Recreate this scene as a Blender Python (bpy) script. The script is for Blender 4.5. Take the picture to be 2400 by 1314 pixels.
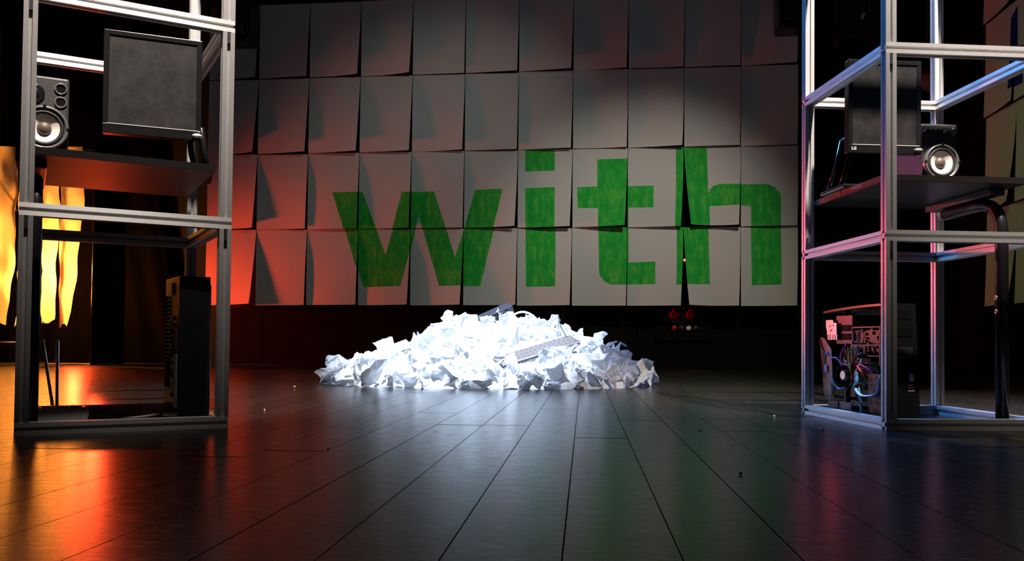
import bpy, bmesh, math, random
from mathutils import Vector, Matrix, noise as mnoise
for o in list(bpy.data.objects):
    bpy.data.objects.remove(o)
SC = bpy.context.scene
COL = SC.collection
PI = math.pi
RND = random.Random(7)

# ------------------------------------------------------------------ camera
CAMH, PITCH, ROLL = 0.22671, 0.02455, 0.00964
fw = Vector((0, math.cos(PITCH), math.sin(PITCH)))
up0 = Vector((0, -math.sin(PITCH), math.cos(PITCH)))
rt0 = Vector((1, 0, 0))
rt = rt0 * math.cos(ROLL) + up0 * math.sin(ROLL)
up = up0 * math.cos(ROLL) - rt0 * math.sin(ROLL)
cam_d = bpy.data.cameras.new('camera')
cam_d.sensor_width = 36.0
cam_d.lens = 36.0 * 2040.98 / 2400.0
cam_d.shift_y = (752.818 - 657.0) / 2400.0
cam_d.clip_start = 0.02
cam = bpy.data.objects.new('camera', cam_d)
COL.objects.link(cam)
M3 = Matrix((rt, up, -fw)).transposed()
cam.matrix_world = Matrix.Translation((0, 0, CAMH)) @ M3.to_4x4()
SC.camera = cam
cam_d.dof.use_dof = False

# ------------------------------------------------------------------ world, exposure
w = bpy.data.worlds.new('dark_room')
SC.world = w
w.use_nodes = True
w.node_tree.nodes['Background'].inputs[0].default_value = (0.5, 0.55, 0.65, 1)
w.node_tree.nodes['Background'].inputs[1].default_value = 0.002
SC.view_settings.view_transform = 'Standard'
SC.view_settings.look = 'None'
SC.view_settings.exposure = 0.0
SC.view_settings.gamma = 1.0
SC.view_settings.use_curve_mapping = False


# ------------------------------------------------------------------ lights
def aim(o, target):
    d = Vector(target) - o.location
    o.rotation_euler = d.to_track_quat('-Z', 'Y').to_euler()


def spot(name, loc, target, power, color, angle, blend=0.5, radius=0.08):
    l = bpy.data.lights.new(name, 'SPOT')
    l.energy = power
    l.color = color
    l.spot_size = math.radians(angle)
    l.spot_blend = blend
    l.shadow_soft_size = radius
    o = bpy.data.objects.new(name, l)
    COL.objects.link(o)
    o.location = loc
    aim(o, target)
    return o


def point(name, loc, power, color, radius=0.1):
    l = bpy.data.lights.new(name, 'POINT')
    l.energy = power
    l.color = color
    l.shadow_soft_size = radius
    o = bpy.data.objects.new(name, l)
    COL.objects.link(o)
    o.location = loc
    return o


PILE = Vector((-0.15, 4.95, 0.0))
WHITE = (1.0, 0.86, 0.76)
spot('heap_spot', (-0.70, 3.0, 4.1), (-0.24, 4.90, 0.18), 4300, (0.66, 0.79, 1.0), 22, 0.5, 0.06)
spot('red_floor_lamp', (-4.10, 8.10, 0.60), (-1.0, 7.1, 0.55), 310, (1.0, 0.060, 0.015), 116, 1.0, 0.08)
spot('red_desk_fill', (-3.50, 7.3, 0.50), (-0.95, 2.5, 0.52), 100, (1.0, 0.07, 0.018), 15, 1.0, 0.05)  # extra red fill, added to redden the left frame and desk underside
point('amber_lamp', (-4.10, 7.68, 0.80), 200, (1.0, 0.30, 0.04), 0.05)
spot('red_side_spot', (-3.0, 6.2, 0.9), (1.2, 2.75, 0.60), 540, (1.0, 0.10, 0.12), 12, 1.0, 0.06)
spot('front_spot_left', (-0.30, 1.0, 3.75), (-0.95, 2.25, 1.72), 1750, WHITE, 33, 1.0, 0.05)
spot('front_spot_right', (1.42, 1.15, 3.75), (1.42, 2.55, 1.60), 2300, WHITE, 33, 1.0, 0.05)
spot('sheet_wash_left', (-0.5, 4.9, 4.2), (-0.7, 8.35, 1.0), 50, (0.90, 1.0, 0.88), 62, 1.0, 0.08)
spot('sheet_wash_right', (1.5, 4.6, 4.2), (1.0, 8.15, 0.15), 265, (1.0, 0.91, 0.76), 46, 1.0, 0.08)
spot('blue_top', (-0.6, 5.6, 4.1), (1.2, 2.9, 0.90), 1300, (0.06, 0.33, 1.0), 40, 0.8, 0.06)
spot('blue_back_right', (3.0, 6.2, 3.6), (0.62, 4.65, 0.05), 300, (0.07, 0.32, 1.0), 17, 0.9, 0.05)
spot('green_wash', (1.2, 3.0, 3.9), (3.6, 6.3, 0.7), 90, (0.30, 0.80, 0.20), 46, 1.0, 0.08)
spot('teal_wash', (2.6, 5.2, 3.6), (-1.2, 8.3, 0.7), 26, (0.25, 0.85, 0.55), 34, 1.0, 0.08)
spot('floor_pool_right', (2.2, 3.6, 4.1), (1.5, 2.75, 0.0), 620, WHITE, 26, 0.8, 0.04)


# ------------------------------------------------------------------ materials
def new_mat(name):
    m = bpy.data.materials.new(name)
    m.use_nodes = True
    nt = m.node_tree
    b = nt.nodes['Principled BSDF']
    return m, nt, b


def setp(b, **kw):
    for k, v in kw.items():
        k = k.replace('_', ' ').title() if k not in ('IOR',) else k
        if k in b.inputs:
            b.inputs[k].default_value = v


def rgba(c):
    return (c[0], c[1], c[2], 1)


def plain(name, c, rough=0.5, metal=0.0, var=0.12, scale=30.0, bump=0.0, spec=0.5):
    m, nt, b = new_mat(name)
    b.inputs['Roughness'].default_value = rough
    b.inputs['Metallic'].default_value = metal
    b.inputs['Specular IOR Level'].default_value = spec
    tc = nt.nodes.new('ShaderNodeTexCoord')
    nz = nt.nodes.new('ShaderNodeTexNoise')
    nz.inputs['Scale'].default_value = scale
    nz.inputs['Detail'].default_value = 4
    nt.links.new(tc.outputs['Object'], nz.inputs['Vector'])
    mx = nt.nodes.new('ShaderNodeMix')
    mx.data_type = 'RGBA'
    mx.inputs['A'].default_value = rgba([x * (1 - var) for x in c])
    mx.inputs['B'].default_value = rgba([min(1, x * (1 + var)) for x in c])
    nt.links.new(nz.outputs['Fac'], mx.inputs['Factor'])
    nt.links.new(mx.outputs['Result'], b.inputs['Base Color'])
    if bump:
        bp = nt.nodes.new('ShaderNodeBump')
        bp.inputs['Strength'].default_value = bump
        bp.inputs['Distance'].default_value = 0.002
        nt.links.new(nz.outputs['Fac'], bp.inputs['Height'])
        nt.links.new(bp.outputs['Normal'], b.inputs['Normal'])
    return m


def floor_mat():
    m, nt, b = new_mat('black_stage_wood')
    N, L = nt.nodes, nt.links
    tc = N.new('ShaderNodeTexCoord')
    mp = N.new('ShaderNodeMapping')
    mp.inputs['Rotation'].default_value = (0, 0, 0.083)
    mp.inputs['Scale'].default_value = (1.0, 0.16, 1.0)
    L.new(tc.outputs['Object'], mp.inputs['Vector'])
    grain = N.new('ShaderNodeTexNoise')
    grain.inputs['Scale'].default_value = 85
    grain.inputs['Detail'].default_value = 5
    L.new(mp.outputs['Vector'], grain.inputs['Vector'])
    # scuffs across the boards
    mp2 = N.new('ShaderNodeMapping')
    mp2.inputs['Scale'].default_value = (0.35, 2.2, 1.0)
    L.new(tc.outputs['Object'], mp2.inputs['Vector'])
    scuff = N.new('ShaderNodeTexNoise')
    scuff.inputs['Scale'].default_value = 55
    scuff.inputs['Detail'].default_value = 8
    scuff.inputs['Roughness'].default_value = 0.75
    L.new(mp2.outputs['Vector'], scuff.inputs['Vector'])
    big = N.new('ShaderNodeTexNoise')
    big.inputs['Scale'].default_value = 1.6
    big.inputs['Detail'].default_value = 5
    L.new(tc.outputs['Object'], big.inputs['Vector'])
    info = N.new('ShaderNodeObjectInfo')
    ramp = N.new('ShaderNodeValToRGB')
    ramp.color_ramp.elements[0].position = 0.52
    ramp.color_ramp.elements[0].color = (0, 0, 0, 1)
    ramp.color_ramp.elements[1].position = 0.8
    ramp.color_ramp.elements[1].color = (1, 1, 1, 1)
    L.new(scuff.outputs['Fac'], ramp.inputs['Fac'])
    mul = N.new('ShaderNodeMath')
    mul.operation = 'MULTIPLY'
    L.new(ramp.outputs['Color'], mul.inputs[0])
    L.new(big.outputs['Fac'], mul.inputs[1])
    mx = N.new('ShaderNodeMix')
    mx.data_type = 'RGBA'
    mx.inputs['A'].default_value = (0.014, 0.012, 0.011, 1)
    mx.inputs['B'].default_value = (0.13, 0.113, 0.10, 1)
    L.new(mul.outputs[0], mx.inputs['Factor'])
    hs = N.new('ShaderNodeHueSaturation')
    mr = N.new('ShaderNodeMapRange')
    mr.inputs['To Min'].default_value = 0.75
    mr.inputs['To Max'].default_value = 1.3
    L.new(info.outputs['Random'], mr.inputs['Value'])
    L.new(mr.outputs['Result'], hs.inputs['Value'])
    L.new(mx.outputs['Result'], hs.inputs['Color'])
    L.new(hs.outputs['Color'], b.inputs['Base Color'])
    r = N.new('ShaderNodeMapRange')
    r.inputs['From Min'].default_value = 0.3
    r.inputs['From Max'].default_value = 0.7
    r.inputs['To Min'].default_value = 0.18
    r.inputs['To Max'].default_value = 0.32
    L.new(scuff.outputs['Fac'], r.inputs['Value'])
    L.new(r.outputs['Result'], b.inputs['Roughness'])
    b.inputs['Specular IOR Level'].default_value = 0.33
    add = N.new('ShaderNodeMath')
    add.operation = 'ADD'
    L.new(grain.outputs['Fac'], add.inputs[0])
    L.new(scuff.outputs['Fac'], add.inputs[1])
    bp = N.new('ShaderNodeBump')
    bp.inputs['Strength'].default_value = 0.02
    bp.inputs['Distance'].default_value = 0.002
    L.new(add.outputs[0], bp.inputs['Height'])
    L.new(bp.outputs['Normal'], b.inputs['Normal'])
    return m


def alu_mat(axis):
    # drawn aluminium: fine lines run along the extrusion, so its gloss is anisotropic
    m, nt, b = new_mat('anodised_aluminium')
    N, L = nt.nodes, nt.links
    b.inputs['Metallic'].default_value = 0.6
    b.inputs['Roughness'].default_value = 0.47
    b.inputs['Anisotropic'].default_value = 0.8
    b.inputs['Anisotropic Rotation'].default_value = 0.25
    vt = N.new('ShaderNodeVectorTransform')
    vt.vector_type = 'VECTOR'
    vt.convert_from = 'OBJECT'
    vt.convert_to = 'WORLD'
    vt.inputs[0].default_value = [(1, 0, 0), (0, 1, 0), (0, 0, 1)][axis]
    L.new(vt.outputs[0], b.inputs['Tangent'])
    tc = N.new('ShaderNodeTexCoord')
    nz = N.new('ShaderNodeTexNoise')
    nz.inputs['Scale'].default_value = 60
    nz.inputs['Detail'].default_value = 3
    L.new(tc.outputs['Object'], nz.inputs['Vector'])
    mx = N.new('ShaderNodeMix')
    mx.data_type = 'RGBA'
    mx.inputs['A'].default_value = (0.66, 0.655, 0.65, 1)
    mx.inputs['B'].default_value = (0.78, 0.775, 0.77, 1)
    L.new(nz.outputs['Fac'], mx.inputs['Factor'])
    L.new(mx.outputs['Result'], b.inputs['Base Color'])
    return m


def paper_mat(name, c=(0.86, 0.86, 0.87), trans=0.15, bump=0.15, scale=14.0):
    m, nt, b = new_mat(name)
    N, L = nt.nodes, nt.links
    nt.nodes.remove(b)
    out = nt.nodes['Material Output']
    tc = N.new('ShaderNodeTexCoord')
    nz = N.new('ShaderNodeTexNoise')
    nz.inputs['Scale'].default_value = scale
    nz.inputs['Detail'].default_value = 5
    L.new(tc.outputs['Object'], nz.inputs['Vector'])
    mx = N.new('ShaderNodeMix')
    mx.data_type = 'RGBA'
    mx.inputs['A'].default_value = rgba([x * 0.95 for x in c])
    mx.inputs['B'].default_value = rgba(c)
    L.new(nz.outputs['Fac'], mx.inputs['Factor'])
    bp = N.new('ShaderNodeBump')
    bp.inputs['Strength'].default_value = bump
    bp.inputs['Distance'].default_value = 0.004
    L.new(nz.outputs['Fac'], bp.inputs['Height'])
    d = N.new('ShaderNodeBsdfDiffuse')
    t = N.new('ShaderNodeBsdfTranslucent')
    L.new(mx.outputs['Result'], d.inputs['Color'])
    L.new(mx.outputs['Result'], t.inputs['Color'])
    L.new(bp.outputs['Normal'], d.inputs['Normal'])
    s = N.new('ShaderNodeMixShader')
    s.inputs['Fac'].default_value = trans
    L.new(d.outputs[0], s.inputs[1])
    L.new(t.outputs[0], s.inputs[2])
    L.new(s.outputs[0], out.inputs['Surface'])
    return m


def green_paint_mat():
    m, nt, b = new_mat('green_poster_paint')
    N, L = nt.nodes, nt.links
    tc = N.new('ShaderNodeTexCoord')
    mp = N.new('ShaderNodeMapping')
    mp.inputs['Scale'].default_value = (2.2, 1.0, 0.8)
    L.new(tc.outputs['Object'], mp.inputs['Vector'])
    nz = N.new('ShaderNodeTexNoise')
    nz.inputs['Scale'].default_value = 9
    nz.inputs['Detail'].default_value = 7
    nz.inputs['Roughness'].default_value = 0.65
    L.new(mp.outputs['Vector'], nz.inputs['Vector'])
    cr = N.new('ShaderNodeValToRGB')
    e = cr.color_ramp.elements
    e[0].position, e[0].color = 0.30, (0.015, 0.42, 0.055, 1)
    e[1].position, e[1].color = 0.72, (0.20, 0.66, 0.10, 1)
    k = e.new(0.5)
    k.color = (0.03, 0.56, 0.07, 1)
    L.new(nz.outputs['Fac'], cr.inputs['Fac'])
    L.new(cr.outputs['Color'], b.inputs['Base Color'])
    b.inputs['Roughness'].default_value = 0.75
    b.inputs['Specular IOR Level'].default_value = 0.2
    return m


def dusty_screen_mat():
    m, nt, b = new_mat('dusty_black_screen')
    N, L = nt.nodes, nt.links
    tc = N.new('ShaderNodeTexCoord')
    nz = N.new('ShaderNodeTexNoise')
    nz.inputs['Scale'].default_value = 17
    nz.inputs['Detail'].default_value = 10
    nz.inputs['Roughness'].default_value = 0.72
    L.new(tc.outputs['Object'], nz.inputs['Vector'])
    cr = N.new('ShaderNodeValToRGB')
    e = cr.color_ramp.elements
    e[0].position, e[0].color = 0.36, (0.005, 0.005, 0.0055, 1)
    e[1].position, e[1].color = 0.85, (0.034, 0.033, 0.032, 1)
    L.new(nz.outputs['Fac'], cr.inputs['Fac'])
    L.new(cr.outputs['Color'], b.inputs['Base Color'])
    b.inputs['Roughness'].default_value = 0.45
    b.inputs['Specular IOR Level'].default_value = 0.25
    return m


def emit_mat(name, c, s):
    m, nt, b = new_mat(name)
    b.inputs['Base Color'].default_value = rgba(c)
    b.inputs['Emission Color'].default_value = rgba(c)
    b.inputs['Emission Strength'].default_value = s
    return m


MT = dict(
    floor=floor_mat(), alu=[alu_mat(0), alu_mat(1), alu_mat(2)],
    wall=plain('black_stage_wall', (0.0045, 0.0042, 0.0042), 0.8, var=0.2, scale=6, bump=0.1, spec=0.1),
    velvet=plain('black_velvet', (0.0012, 0.0011, 0.0011), 0.95, spec=0.0),
    under=plain('black_subfloor', (0.004, 0.004, 0.004), 0.9, spec=0.0),
    sheet=paper_mat('heavy_white_paper', (0.80, 0.79, 0.77), 0.06, 0.05, 5.0),
    crumple=paper_mat('white_copy_paper', (0.88, 0.89, 0.91), 0.16, 0.12, 22.0),
    strip=paper_mat('thin_wrapping_paper', (0.86, 0.80, 0.70), 0.42, 0.8, 9.0),
    green=green_paint_mat(),
    blue=plain('blue_poster_paint', (0.010, 0.028, 0.30), 0.7, var=0.3, scale=14, spec=0.2),
    desk=plain('black_brown_veneer', (0.011, 0.009, 0.0085), 0.38, var=0.35, scale=22, spec=0.3),
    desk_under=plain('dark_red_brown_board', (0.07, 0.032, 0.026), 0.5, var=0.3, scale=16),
    leg=plain('black_powder_coat', (0.008, 0.008, 0.010), 0.35, spec=0.35),
    plastic=plain('black_plastic', (0.008, 0.008, 0.009), 0.22, var=0.2, scale=40, spec=0.35),
    matt=plain('matt_black_plastic', (0.022, 0.021, 0.021), 0.55, var=0.25, scale=120, bump=0.2),
    vinyl=plain('black_vinyl_wrap', (0.026, 0.025, 0.0245), 0.5, var=0.3, scale=260, bump=0.5),
    rubber=plain('black_rubber', (0.010, 0.010, 0.010), 0.6),
    trimring=plain('glossy_grey_plastic', (0.10, 0.098, 0.10), 0.28, spec=0.7),
    cone=plain('cream_speaker_cone', (0.80, 0.74, 0.66), 0.55, var=0.05, scale=30),
    cap=plain('brown_dust_cap', (0.09, 0.07, 0.055), 0.5),
    screen=dusty_screen_mat(),
    hole=plain('dark_cavity', (0.003, 0.003, 0.003), 0.9, spec=0.1),
    steel=plain('galvanised_steel', (0.10, 0.108, 0.12), 0.35, 0.2, var=0.15, scale=25),
    darksteel=plain('dark_steel', (0.025, 0.027, 0.03), 0.35, 0.2, var=0.2, scale=25),
    silver=plain('silver_trim', (0.75, 0.74, 0.72), 0.3, 0.5),
    pcb=plain('green_circuit_board', (0.012, 0.035, 0.03), 0.4, var=0.4, scale=90),
    white=plain('white_print', (0.75, 0.74, 0.71), 0.6),
    grey=plain('grey_plastic', (0.16, 0.155, 0.155), 0.5),
    cable=plain('white_cable', (0.78, 0.78, 0.80), 0.45),
    tray=plain('brushed_grey_metal', (0.20, 0.175, 0.165), 0.42, 0.3, var=0.12, scale=40),
    traydark=plain('dark_tray_edge', (0.05, 0.052, 0.07), 0.4, 0.4),
    redsock=plain('red_socket_plastic', (0.55, 0.012, 0.018), 0.45),
    tapeblue=plain('blue_smear', (0.02, 0.10, 0.45), 0.35),
    tapered=plain('rust_brown_paint', (0.16, 0.045, 0.025), 0.6),
    led=emit_mat('red_indicator_glow', (1.0, 0.06, 0.03), 9.0),
    wire_m=plain('magenta_wire', (0.45, 0.04, 0.30), 0.4), wire_y=plain('yellow_wire', (0.65, 0.50, 0.06), 0.4),
    wire_r=plain('red_wire', (0.50, 0.04, 0.04), 0.4), wire_k=plain('black_wire', (0.014, 0.014, 0.016), 0.4),
    wire_b=plain('pale_blue_ribbon', (0.25, 0.48, 0.70), 0.4), wire_g=plain('green_wire', (0.10, 0.42, 0.12), 0.4),
    crumb=plain('yellow_crumb', (0.70, 0.50, 0.22), 0.6), chip=plain('orange_chip', (0.65, 0.28, 0.10), 0.6),
)


# ------------------------------------------------------------------ mesh helpers
class MB:
    def __init__(self):
        self.v, self.f, self.s = [], [], []

    def add(self, vs, fs, smooth=False):
        n = len(self.v)
        self.v += [tuple(p) for p in vs]
        self.f += [[i + n for i in f] for f in fs]
        self.s += [smooth] * len(fs)
        return self

    def box(self, x0, x1, y0, y1, z0, z1, bev=0.0, M=None):
        if bev <= 0:
            vs = [Vector((x, y, z)) for z in (z0, z1) for y in (y0, y1) for x in (x0, x1)]
            fs = [(0, 2, 3, 1), (4, 5, 7, 6), (0, 1, 5, 4), (2, 6, 7, 3), (0, 4, 6, 2), (1, 3, 7, 5)]
        else:
            bm = bmesh.new()
            bmesh.ops.create_cube(bm, size=1)
            bmesh.ops.scale(bm, vec=(x1 - x0, y1 - y0, z1 - z0), verts=bm.verts)
            bmesh.ops.translate(bm, vec=((x0 + x1) / 2, (y0 + y1) / 2, (z0 + z1) / 2), verts=bm.verts)
            bmesh.ops.bevel(bm, geom=list(bm.edges), offset=bev, segments=2, affect='EDGES', profile=0.5)
            bm.verts.index_update()
            vs = [v.co.copy() for v in bm.verts]
            fs = [[v.index for v in f.verts] for f in bm.faces]
            bm.free()
        if M is not None:
            vs = [M @ v for v in vs]
        return self.add(vs, fs)

    def prism(self, poly, axis, a, b, M=None):
        # poly: 2D points; axis 0/1/2 = extrusion axis
        n = len(poly)

        def mk(p, t):
            if axis == 0:
                return Vector((t, p[0], p[1]))
            if axis == 1:
                return Vector((p[0], t, p[1]))
            return Vector((p[0], p[1], t))
        vs = [mk(p, a) for p in poly] + [mk(p, b) for p in poly]
        fs = [list(range(n))[::-1], list(range(n, 2 * n))]
        fs += [(i, (i + 1) % n, n + (i + 1) % n, n + i) for i in range(n)]
        if M is not None:
            vs = [M @ v for v in vs]
        return self.add(vs, fs)

    def lathe(self, prof, n=32, M=None, smooth=True, cap0=False, cap1=False):
        # prof: (r, t) along local -Y axis (towards the viewer of a box whose front is -Y): y = -t
        vs, fs = [], []
        for r, t in prof:
            for k in range(n):
                a = 2 * PI * k / n
                vs.append(Vector((r * math.cos(a), -t, r * math.sin(a))))
        for i in range(len(prof) - 1):
            for k in range(n):
                k2 = (k + 1) % n
                fs.append((i * n + k, i * n + k2, (i + 1) * n + k2, (i + 1) * n + k))
        if cap0:
            fs.append(list(range(n))[::-1])
        if cap1:
            m = (len(prof) - 1) * n
            fs.append(list(range(m, m + n)))
        if M is not None:
            vs = [M @ v for v in vs]
        return self.add(vs, fs, smooth)

    def tube(self, pts, r, n=8, closed_ends=True, flat=1.0):
        pts = [Vector(p) for p in pts]
        vs, fs = [], []
        prev = None
        for i, p in enumerate(pts):
            t = (pts[min(i + 1, len(pts) - 1)] - pts[max(i - 1, 0)]).normalized()
            if prev is None:
                ref = Vector((0, 0, 1)) if abs(t.z) < 0.9 else Vector((1, 0, 0))
                u = t.cross(ref).normalized()
            else:
                u = (prev - t * prev.dot(t)).normalized()
            prev = u
            v = t.cross(u)
            for k in range(n):
                a = 2 * PI * k / n
                vs.append(p + u * (r * math.cos(a)) + v * (r * flat * math.sin(a)))
        for i in range(len(pts) - 1):
            for k in range(n):
                k2 = (k + 1) % n
                fs.append((i * n + k, i * n + k2, (i + 1) * n + k2, (i + 1) * n + k))
        if closed_ends:
            fs.append(list(range(n))[::-1])
            fs.append(list(range((len(pts) - 1) * n, len(pts) * n)))
        return self.add(vs, fs, True)

    def build(self, name, mat, parent=None):
        me = bpy.data.meshes.new(name)
        me.from_pydata(self.v, [], self.f)
        mats = mat if isinstance(mat, (list, tuple)) else [mat]
        for m in mats:
            me.materials.append(m)
        for p, s in zip(me.polygons, self.s):
            p.use_smooth = s
        me.update()
        bm = bmesh.new()
        bm.from_mesh(me)
        bmesh.ops.recalc_face_normals(bm, faces=bm.faces)
        bm.to_mesh(me)
        bm.free()
        o = bpy.data.objects.new(name, me)
        COL.objects.link(o)
        if parent is not None:
            o.parent = parent
        return o


def spline(pts, sub=8):
    P = [Vector(p) for p in pts]
    out = []
    for i in range(len(P) - 1):
        p0, p1, p2, p3 = P[max(i - 1, 0)], P[i], P[i + 1], P[min(i + 2, len(P) - 1)]
        for k in range(sub):
            t = k / sub
            out.append(0.5 * ((2 * p1) + (p2 - p0) * t + (2 * p0 - 5 * p1 + 4 * p2 - p3) * t * t + (3 * p1 - p0 - 3 * p2 + p3) * t ** 3))
    out.append(P[-1])
    return out


def empty(name, loc, rz=0.0, rot=None):
    o = bpy.data.objects.new(name, None)
    o.empty_display_size = 0.05
    COL.objects.link(o)
    o.location = loc
    o.rotation_euler = rot if rot else (0, 0, rz)
    return o


def tag(o, label, cat, group=None, kind=None):
    o['label'] = label
    o['category'] = cat
    if group:
        o['group'] = group
    if kind:
        o['kind'] = kind
    return o


def text(name, s, size, mat, parent, loc, rot=(PI / 2, 0, 0), bold=0.0):
    c = bpy.data.curves.new(name, 'FONT')
    c.body = s
    c.size = size
    c.extrude = 0.0002
    c.offset = bold
    c.align_x = 'CENTER'
    c.align_y = 'CENTER'
    c.resolution_u = 3
    t = bpy.data.objects.new(name, c)
    COL.objects.link(t)
    dg = bpy.context.evaluated_depsgraph_get()
    me = bpy.data.meshes.new_from_object(t.evaluated_get(dg))
    bpy.data.objects.remove(t)
    o = bpy.data.objects.new(name, me)
    me.materials.clear()
    me.materials.append(mat)
    COL.objects.link(o)
    o.parent = parent
    o.location = loc
    o.rotation_euler = rot
    return o


def dup(o, name, parent, loc=None, rot=None):
    c = o.copy()
    c.name = name
    COL.objects.link(c)
    c.parent = parent
    if loc is not None:
        c.location = loc
    if rot is not None:
        c.rotation_euler = rot
    return c


# ------------------------------------------------------------------ floor of planks
floor = MB().box(-7.5, 6.5, -3.0, 9.6, -0.10, -0.019).build('floor', MT['under'])
floor['kind'] = 'structure'
BX0, BW, BB = -0.02182, 0.12764, math.tan(0.08308)
rng = random.Random(3)
plank_mesh = {}


def plank(xc, y0, y1):
    L = round(y1 - y0, 2)
    if L not in plank_mesh:
        mb = MB()
        h, g = BW / 2 - 0.0011, 0.0012
        prof = [(-h, -0.019), (h, -0.019), (h, 0), (-h, 0)]
        mb.prism(prof, 1, -L / 2 + g, L / 2 - g)
        o = mb.build('plank', MT['floor'], floor)
        plank_mesh[L] = o.data
    else:
        o = bpy.data.objects.new('plank', plank_mesh[L])
        COL.objects.link(o)
        o.parent = floor
    yc = (y0 + y1) / 2
    o.location = (xc + BB * yc, yc, rng.uniform(-0.0003, 0.0))
    o.rotation_euler = (0, 0, -0.08308)
    return o


for n in range(-36, 42):
    xb = BX0 - (n + 0.5) * BW
    # nearest visible depth on this board
    ystart = max(0.30, (abs(xb) - 0.9) / 0.62 * 0.9 - 0.9)
    yend = 8.75
    if abs(xb) > 1.8:
        segs = 3
    else:
        segs = 4
    span = yend - ystart
    if span < 3.6:
        segs = 2
    if span < 1.8:
        segs = 1
    cuts = [ystart] + sorted(round(ystart + span * (k + rng.uniform(-0.33, 0.33)) / segs, 1) for k in range(1, segs)) + [yend]
    for a, b in zip(cuts[:-1], cuts[1:]):
        plank(xb, a, b)

# ------------------------------------------------------------------ walls
T = 0.119
E_W = Vector((math.cos(T), -math.sin(T), 0))          # along the sheet wall
N_W = Vector((-math.sin(T), -math.cos(T), 0))         # out of the wall, to the viewer
O_W = Vector((-2.442, 8.3, 0))


def wp(a, z, out=0.0):
    return O_W + E_W * a + N_W * out + Vector((0, 0, z))


wb = empty('wall_back', O_W, -T)
wb['kind'] = 'structure'
MB().box(-4.5, 8.5, 0.18, 0.30, -0.05, 4.4).build('wall_base', MT['under'], wb)
a = -3.6
pm = None
while a < 7.4:
    if pm is None:
        pm = MB().box(0.004, 1.196, 0.15, 0.18, 0.0, 4.3, 0.003).build('wall_panel', MT['wall'], wb)
        pm.location = (a, 0, 0)
    else:
        dup(pm, 'wall_panel', wb, (a, 0, 0))
    a += 1.2
wl = MB().box(-0.15, 0.0, -11.0, 0.6, 0.0, 4.4).build('wall_left', MT['wall'])
wl.location = (-5.2, 8.6, 0)
wl.rotation_euler = (0, 0, -0.05)
wl['kind'] = 'structure'
wr = MB().box(0.0, 0.15, -10.5, 1.6, 0.0, 4.4).build('wall_right', MT['wall'])
wr.location = (3.80, 6.68, 0)
wr.rotation_euler = (0, 0, -0.10)
wr['kind'] = 'structure'
ce = MB().box(-7.5, 6.5, -3.0, 9.6, 4.4, 4.5).build('ceiling', MT['wall'])
ce['kind'] = 'structure'

# ------------------------------------------------------------------ paper sheets with the painted word
LET = {
    'w': [(0.745, 1.627), (1.034, 1.63), (1.266, 1.035), (1.416, 1.624), (1.72, 1.627), (1.928, 1.007), (2.107, 1.639), (2.368, 1.641), (2.164, 0.746), (1.782, 0.745), (1.574, 1.398), (1.424, 0.741), (1.055, 0.734)],
    'dot': [(2.567, 2.003), (2.841, 2.004), (2.842, 1.805), (2.569, 1.803)],
    'i': [(2.572, 1.647), (2.846, 1.652), (2.861, 0.742), (2.586, 0.741)],
    't': [(3.229, 1.905), (3.504, 1.909), (3.51, 1.656), (3.74, 1.657), (3.739, 1.459), (3.515, 1.461), (3.518, 0.962), (3.757, 0.971), (3.76, 0.767), (3.527, 0.762), (3.362, 0.76), (3.307, 0.789), (3.265, 0.836), (3.253, 0.875), (3.241, 1.456), (3.054, 1.461), (3.047, 1.651), (3.232, 1.655)],
    'h': [(3.936, 2.003), (4.21, 2.002), (4.217, 1.578), (4.236, 1.616), (4.27, 1.647), (4.319, 1.661), (4.736, 1.66), (4.803, 1.629), (4.855, 1.571), (4.864, 0.763), (4.605, 0.758), (4.596, 1.467), (4.506, 1.471), (4.225, 1.46), (4.236, 0.764), (3.953, 0.759)],
}


def inside(poly, x, y):
    c = False
    n = len(poly)
    j = n - 1
    for i in range(n):
        xi, yi = poly[i]
        xj, yj = poly[j]
        if (yi > y) != (yj > y) and x < (xj - xi) * (y - yi) / (yj - yi) + xi:
            c = not c
        j = i
    return c


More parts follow.
